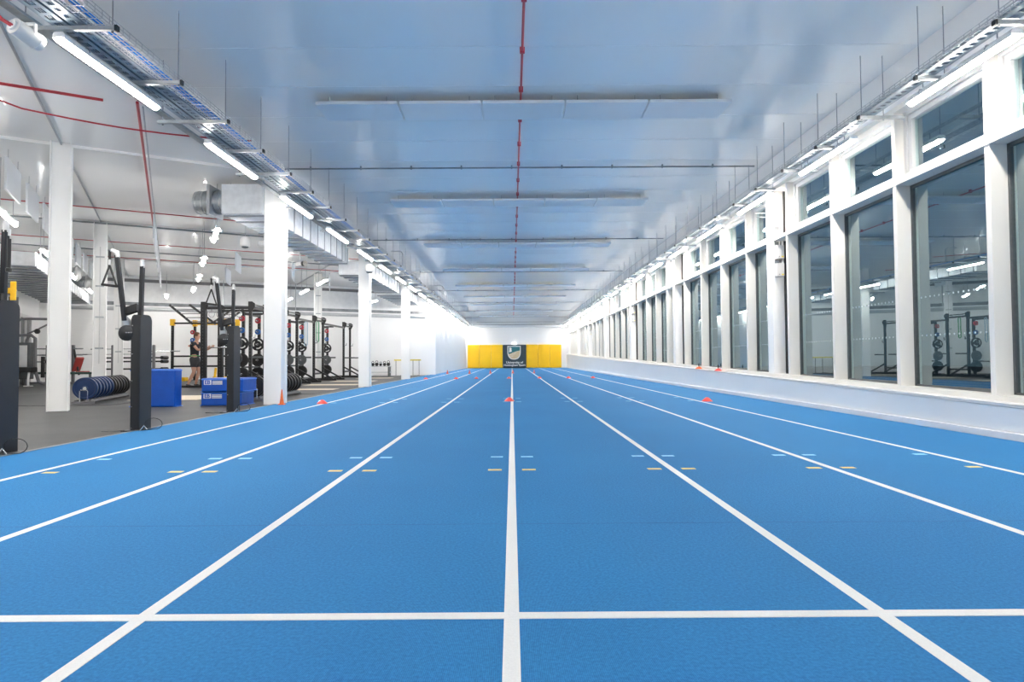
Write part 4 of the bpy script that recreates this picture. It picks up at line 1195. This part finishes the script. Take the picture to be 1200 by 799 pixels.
MB().box(-0.5, 0.35, -0.35, -0.05, 0.50, 0.68).obj('seat_pad', BLACKR, t, bevel=0.03)
for x in (-0.35, 0.15):
    MB().tube([(x, -0.2, 0.5), (x+0.05, -0.3, 0.2), (x+0.1, -0.35, 0.03)], 0.035, 8).obj('leg', HOUS, t, smooth=True)
    MB().box(x-0.02, x+0.22, -0.42, -0.28, 0, 0.03).obj('foot', HOUS, t)
MB().tube([(0.2, 0, 0.86), (0.6, 0, 0.86)], 0.02, 6).obj('side_bar', GREYM, t)
MB().lathe([(0.12, -0.04), (0.16, 0), (0.12, 0.04)], 16, Matrix.Translation((0.72, 0, 0.87)) @ Matrix.Rotation(PI/2, 4, 'X')).obj('roller', BLACKR, t)
MB().box(0.45, 0.53, -0.05, 0.05, 0.3, 1.05).obj('side_post', BLACK, t)
# ------------------------------------------------------------------ dumbbell shelf and hurdles by the third column
t = thing('weight_shelf', 'low pale shelf between the second and third track columns', 'shelf', (-6.85, 32.0, -0.012))
MB().box(-0.62, 0.62, -0.2, 0.2, 0.50, 0.54).obj('shelf_top', GALVW, t)
MB().box(-0.62, 0.62, -0.15, 0.2, 0.2, 0.24).obj('shelf_low', GALVW, t)
for x in (-0.55, 0.55):
    MB().box(x-0.04, x+0.04, -0.2, 0.2, 0, 0.52).obj('leg', GREYP, t)
for k in range(6):
    x = -6.85-0.5+0.2*k
    kb = thing('kettlebell', 'black kettlebell on the low pale shelf, %s from the left' % nth(k+1), 'kettlebell', (x, 32.0, 0.528), 0, 'kettlebells on the low shelf')
    r = 0.075+0.01*(k % 3)
    MB().lathe([(r*0.5, 0), (r, r*0.6), (r, r*1.2), (r*0.55, r*1.8)], 14).obj('ball', BLACKR, kb, smooth=True)
    MB().tube([(-r*0.6, 0, r*1.6), (-r*0.7, 0, r*2.3), (-r*0.3, 0, r*2.8), (r*0.3, 0, r*2.8), (r*0.7, 0, r*2.3), (r*0.6, 0, r*1.6)], 0.015, 6).obj('handle', BLACK, kb, smooth=True)
def hurdle(loc, label, m):
    t = thing('hurdle', label, 'hurdle', loc, 0, 'hurdles by the third column')
    MB().box(-0.55, 0.55, -0.012, 0.012, 0.80, 0.87).obj('top_bar', m, t, bevel=0.005)
    for x in (-0.45, 0.45):
        MB().tube([(x, 0, 0.02), (x, 0, 0.82)], 0.016, 8).obj('leg', GREYM, t)
        MB().tube([(x, 0.02, 0.02), (x, -0.55, 0.02)], 0.018, 8).obj('foot', GREYM, t)
PALEY = mat('yellow_bar', (0.75, 0.62, 0.12), 0.4)
hurdle((-5.68, 32.9, -0.012), 'yellow topped hurdle behind the third track column, nearer one', PALEY)
hurdle((-5.45, 33.5, -0.012), 'yellow topped hurdle behind the third track column, farther one', PALEY)
sk = MB().box(-5.9, -4.5, 34.0, 34.05, -0.012, 0.06).obj('skirting_board', WHITE); sk['kind'] = 'structure'; sk.name = 'baseboard_gym'

# ------------------------------------------------------------------ cones and marker domes
dome_m = MB().lathe([(0.105, 0.0), (0.10, 0.010), (0.045, 0.06), (0.022, 0.075), (0.020, 0.06)], 20)
DR = dome_m.mesh('marker_dome', REDC, 0, True); DO = dome_m.mesh('marker_dome', ORANGE, 0, True)
def marker(loc, me, label, group=None):
    o = bpy.data.objects.new('marker_dome', me); COL.objects.link(o); o.location = loc
    return tag(o, label, 'marker cone', group)
marker((-3.70, 12.15, 0.002), DR, 'red marker dome on the left outer line near the first column')
marker((-0.06, 12.55, 0.002), DR, 'red marker dome standing on the centre line')
marker((3.79, 12.15, 0.002), DR, 'red marker dome on the right outer line near the windows')
for i, x in enumerate((-3.74, -2.43, -1.55, -0.14, 1.19, 2.44, 3.5)):
    marker((x, 27.0, 0.002), DR, 'red marker dome of the farther row across the lanes, %s from the left' % nth(i+1), 'marker domes of the farther row')
def cone(loc, h_, label, m=ORANGE, group=None):
    t = thing('traffic_cone', label, 'cone', loc, 0, group)
    r = h_*(0.34 if h_ < 0.28 else 0.17)
    MB().box(-r*1.15, r*1.15, -r*1.15, r*1.15, 0, h_*0.06).obj('foot', m, t, bevel=0.004)
    MB().lathe([(r*0.9, h_*0.06), (r*0.55, h_*0.4), (r*0.22, h_*0.95), (r*0.18, h_)], 20).obj('cone', m, t, smooth=True)
    return t
CORAL = mat('coral_plastic', (0.85, 0.13, 0.08), 0.4)
for i, x in enumerate((-3.80, -2.50, -1.28, 0.04, 1.29)):
    cone((x, 36.6, 0.002), 0.22, 'small coral cone on the far part of a lane line, %s from the left' % nth(i+1), CORAL, 'cones on the far lane lines')
cone((-4.42, 11.97, 0.0), 0.29, 'narrow orange cone against the foot of the nearest track column')
def sill_cone(y, m, label):
    t = thing('disc_cone', label, 'marker cone', (5.09, y, sill(y)-0.06), 0)
    MB().lathe([(0.095, 0), (0.09, 0.012), (0.03, 0.06), (0.015, 0.065)], 16).obj('disc', m, t, smooth=True)
    MB().tube([(0, 0, 0.06), (0, 0, 0.15)], 0.013, 6).obj('stick', GAP, t)
sill_cone(17.0, ORANGE, 'orange flat cone on the window sill, left one')
sill_cone(15.4, REDC, 'red flat cone on the window sill, right one')

# ------------------------------------------------------------------ the person
def skin_obj(name, verts, edges, radii, m, parent, sub=2, root=0):
    me = bpy.data.meshes.new(name)
    me.from_pydata(verts, edges, [])
    o = bpy.data.objects.new(name, me)
    COL.objects.link(o)
    sk_ = o.modifiers.new('skin', 'SKIN')
    me.materials.append(m)
    for i, r in enumerate(radii):
        rr = r if isinstance(r, tuple) else (r, r)
        me.skin_vertices[0].data[i].radius = rr
    me.skin_vertices[0].data[root].use_root = True
    sb_ = o.modifiers.new('sub', 'SUBSURF'); sb_.levels = sub; sb_.render_levels = sub
    sk_.use_smooth_shade = True
    bpy.context.view_layer.update()
    dg = bpy.context.evaluated_depsgraph_get()
    nm = bpy.data.meshes.new_from_object(o.evaluated_get(dg))
    bpy.data.objects.remove(o)
    nm.materials.clear(); nm.materials.append(m)
    q = bpy.data.objects.new(name, nm); COL.objects.link(q); q.parent = parent
    return q
# local frame: x to the person's right-hand side seen from the viewer, y away, facing about +x +y
pr = thing('person', 'person in black T-shirt and dark shorts, arms reaching forward at the rack', 'person', (-10.35, 20.35, -0.004), 0)
V_ = []; E_ = []; R_ = []
def jv(p, r, prev=None):
    V_.append(p); R_.append(r)
    if prev is not None: E_.append((prev, len(V_)-1))
    return len(V_)-1
pel = jv((-0.02, 0, 0.93), (0.135, 0.115))
sp1 = jv((-0.02, 0, 1.08), (0.120, 0.095), pel)
sp2 = jv((-0.01, 0, 1.26), (0.140, 0.105), sp1)
chs = jv((0.00, 0, 1.38), (0.130, 0.095), sp2)
nk = jv((0.03, 0.01, 1.49), 0.055, chs)
nk2 = jv((0.045, 0.015, 1.54), 0.052, nk)
hd1 = jv((0.06, 0.02, 1.61), (0.078, 0.085), nk2)
hd2 = jv((0.06, 0.02, 1.70), (0.075, 0.085), hd1)
hd3 = jv((0.06, 0.02, 1.75), (0.045, 0.05), hd2)
def limb_arm(sy, elbow, wrist, sh):
    a = jv(sh, 0.055, chs); b = jv(((sh[0]+elbow[0])/2, (sh[1]+elbow[1])/2, (sh[2]+elbow[2])/2), 0.047, a)
    e = jv(elbow, 0.040, b); f_ = jv(((elbow[0]+wrist[0])/2, (elbow[1]+wrist[1])/2, (elbow[2]+wrist[2])/2), 0.038, e)
    w2 = jv(wrist, 0.026, f_)
    d = (Vector(wrist)-Vector(elbow)).normalized()
    pm_ = Vector(wrist)+d*0.05
    pl = jv(tuple(pm_), (0.036, 0.018), w2)
    sd = Vector((0, 0, 1))
    for k, ln in enumerate((0.062, 0.072, 0.068, 0.052)):
        off = sd*(0.027-0.018*k)
        b0 = pm_+d*0.035+off
        x1 = jv(tuple(b0), 0.009, pl); x2 = jv(tuple(b0+d*ln*0.5+Vector((0, sy*0.006, 0))), 0.0085, x1); jv(tuple(b0+d*ln*0.7+Vector((0, sy*-0.02, -0.01))), 0.007, x2)
    th = Vector(wrist)+d*0.02
    x1 = jv(tuple(th+sd*0.035), 0.010, w2); jv(tuple(th+sd*0.06+d*0.035), 0.009, x1)
limb_arm(1, (0.26, 0.24, 1.22), (0.46, 0.16, 1.30), (0.02, 0.19, 1.42))
limb_arm(-1, (0.20, -0.22, 1.20), (0.42, -0.14, 1.28), (0.00, -0.19, 1.42))
def limb_leg(hip, knee, ankle, toe):
    h_ = jv(hip, 0.098, pel)
    m1 = jv(tuple((Vector(hip)+Vector(knee))/2), 0.080, h_)
    k_ = jv(knee, 0.057, m1)
    c_ = jv(tuple(Vector(knee).lerp(Vector(ankle), 0.35)), 0.058, k_)
    a_ = jv(ankle, 0.036, c_)
    f1 = jv(tuple(Vector(ankle).lerp(Vector(toe), 0.5)+Vector((0, 0, -0.02))), 0.036, a_)
    jv(toe, 0.028, f1)
limb_leg((-0.03, 0.09, 0.86), (0.06, 0.12, 0.50), (-0.04, 0.12, 0.09), (0.14, 0.14, 0.035))
limb_leg((-0.01, -0.09, 0.86), (0.02, -0.11, 0.49), (-0.17, -0.12, 0.09), (0.01, -0.14, 0.035))
skin_obj('body', V_, E_, R_, SKIN, pr)
# clothing: shirt with sleeves, shorts, shoes, hair, face
skin_obj('t_shirt', [(-0.02, 0, 0.92), (-0.02, 0, 1.08), (-0.01, 0, 1.26), (0, 0, 1.38), (0.02, 0, 1.45), (0.02, 0.19, 1.42), (0.12, 0.22, 1.33), (0.0, -0.19, 1.42), (0.09, -0.21, 1.32)],
         [(0, 1), (1, 2), (2, 3), (3, 4), (3, 5), (5, 6), (3, 7), (7, 8)], [(0.150, 0.125), (0.138, 0.115), (0.158, 0.125), (0.150, 0.115), (0.075, 0.07), 0.070, 0.062, 0.070, 0.062], CLOTH, pr)
skin_obj('shorts', [(-0.02, 0, 1.04), (-0.02, 0, 0.92), (-0.01, 0.09, 0.80), (0.03, 0.12, 0.60), (0.0, -0.09, 0.80), (0.01, -0.11, 0.60)],
         [(0, 1), (1, 2), (2, 3), (1, 4), (4, 5)], [(0.158, 0.135), (0.160, 0.14), 0.118, 0.105, 0.118, 0.105], CLOTHG, pr)
MB().lathe([(0.158, -0.012), (0.158, 0.012)], 24, Matrix.Translation((-0.02, 0, 1.02)) @ Matrix.Scale(1.05, 4, (0, 1, 0))).obj('waist_trim', LIME, pr)
MB().box(-0.165, 0.10, -0.135, -0.120, 1.31, 1.37).obj('shoulder_print', CLOTHP, pr, bevel=0.01)
for (x, y) in ((0.04, 0.13), (-0.09, -0.13)):
    MB().add([(x-0.12, y-0.045, 0.0), (x+0.15, y-0.05, 0.0), (x+0.15, y+0.05, 0.0), (x-0.12, y+0.045, 0.0), (x-0.12, y-0.04, 0.10), (x+0.13, y-0.035, 0.045), (x+0.13, y+0.035, 0.045), (x-0.12, y+0.04, 0.10), (x+0.0, y-0.04, 0.09), (x+0.0, y+0.04, 0.09)],
        [(0,3,2,1),(0,1,5,8,4),(3,7,9,6,2),(1,2,6,5),(0,4,7,3),(4,8,9,7),(8,5,6,9)]).obj('shoe', BLACKR, pr, bevel=0.012, smooth=True)
hr = bmesh.new(); bmesh.ops.create_icosphere(hr, subdivisions=3, radius=1.0)
for v in hr.verts:
    n_ = v.co.copy(); k = 1 + 0.05*math.sin(n_.x*17+n_.y*13)+0.04*math.sin(n_.z*21+n_.x*9)
    v.co = Vector((0.045+n_.x*0.098*k, 0.01+n_.y*0.098*k, 1.715+n_.z*0.085*k))
    if v.co.x > 0.10 and v.co.z < 1.73: v.co.x = 0.10
me = bpy.data.meshes.new('hair'); hr.to_mesh(me); hr.free(); me.materials.append(HAIR)
me.polygons.foreach_set('use_smooth', [True]*len(me.polygons))
ho = bpy.data.objects.new('hair', me); COL.objects.link(ho); ho.parent = pr
for s in (-1, 1):
    MB().lathe([(0.010, 0), (0.018, 0.006), (0.010, 0.012)], 10, Matrix.Translation((0.055, 0.02+s*0.088, 1.65)) @ Matrix.Rotation(s*-PI/2, 4, 'X')).obj('ear', SKIN, pr)
    MB().lathe([(0.004, 0), (0.010, 0.004), (0.004, 0.008)], 8, Matrix.Translation((0.137, 0.02+s*0.032, 1.665)) @ Matrix.Rotation(PI/2, 4, 'Y')).obj('eye', EYE, pr)
MB().add([(0.135, 0.008, 1.67), (0.135, 0.032, 1.67), (0.165, 0.02, 1.625), (0.135, 0.02, 1.615)], [(0,1,2),(0,2,3),(1,3,2),(0,3,1)]).obj('nose', SKIN, pr)
MB().box(0.132, 0.142, 0.0, 0.04, 1.592, 1.600).obj('mouth', REDPAD, pr)
barbell((-9.75, 20.35, 1.28), XA, 1.3, 'short silver bar in the hands of the person')
wb_ = thing('platform_sled', 'low black sled frame on the floor at the feet of the person', 'sled', (-10.0, 20.1, -0.004))
MB().box(-0.75, 0.75, -0.3, -0.24, 0, 0.07).obj('rail', BLACK, wb_); MB().box(-0.75, 0.75, -0.1, -0.04, 0, 0.07).obj('rail', BLACK, wb_)
MB().box(-0.75, -0.65, -0.3, -0.04, 0, 0.1).obj('end', BLACK, wb_)
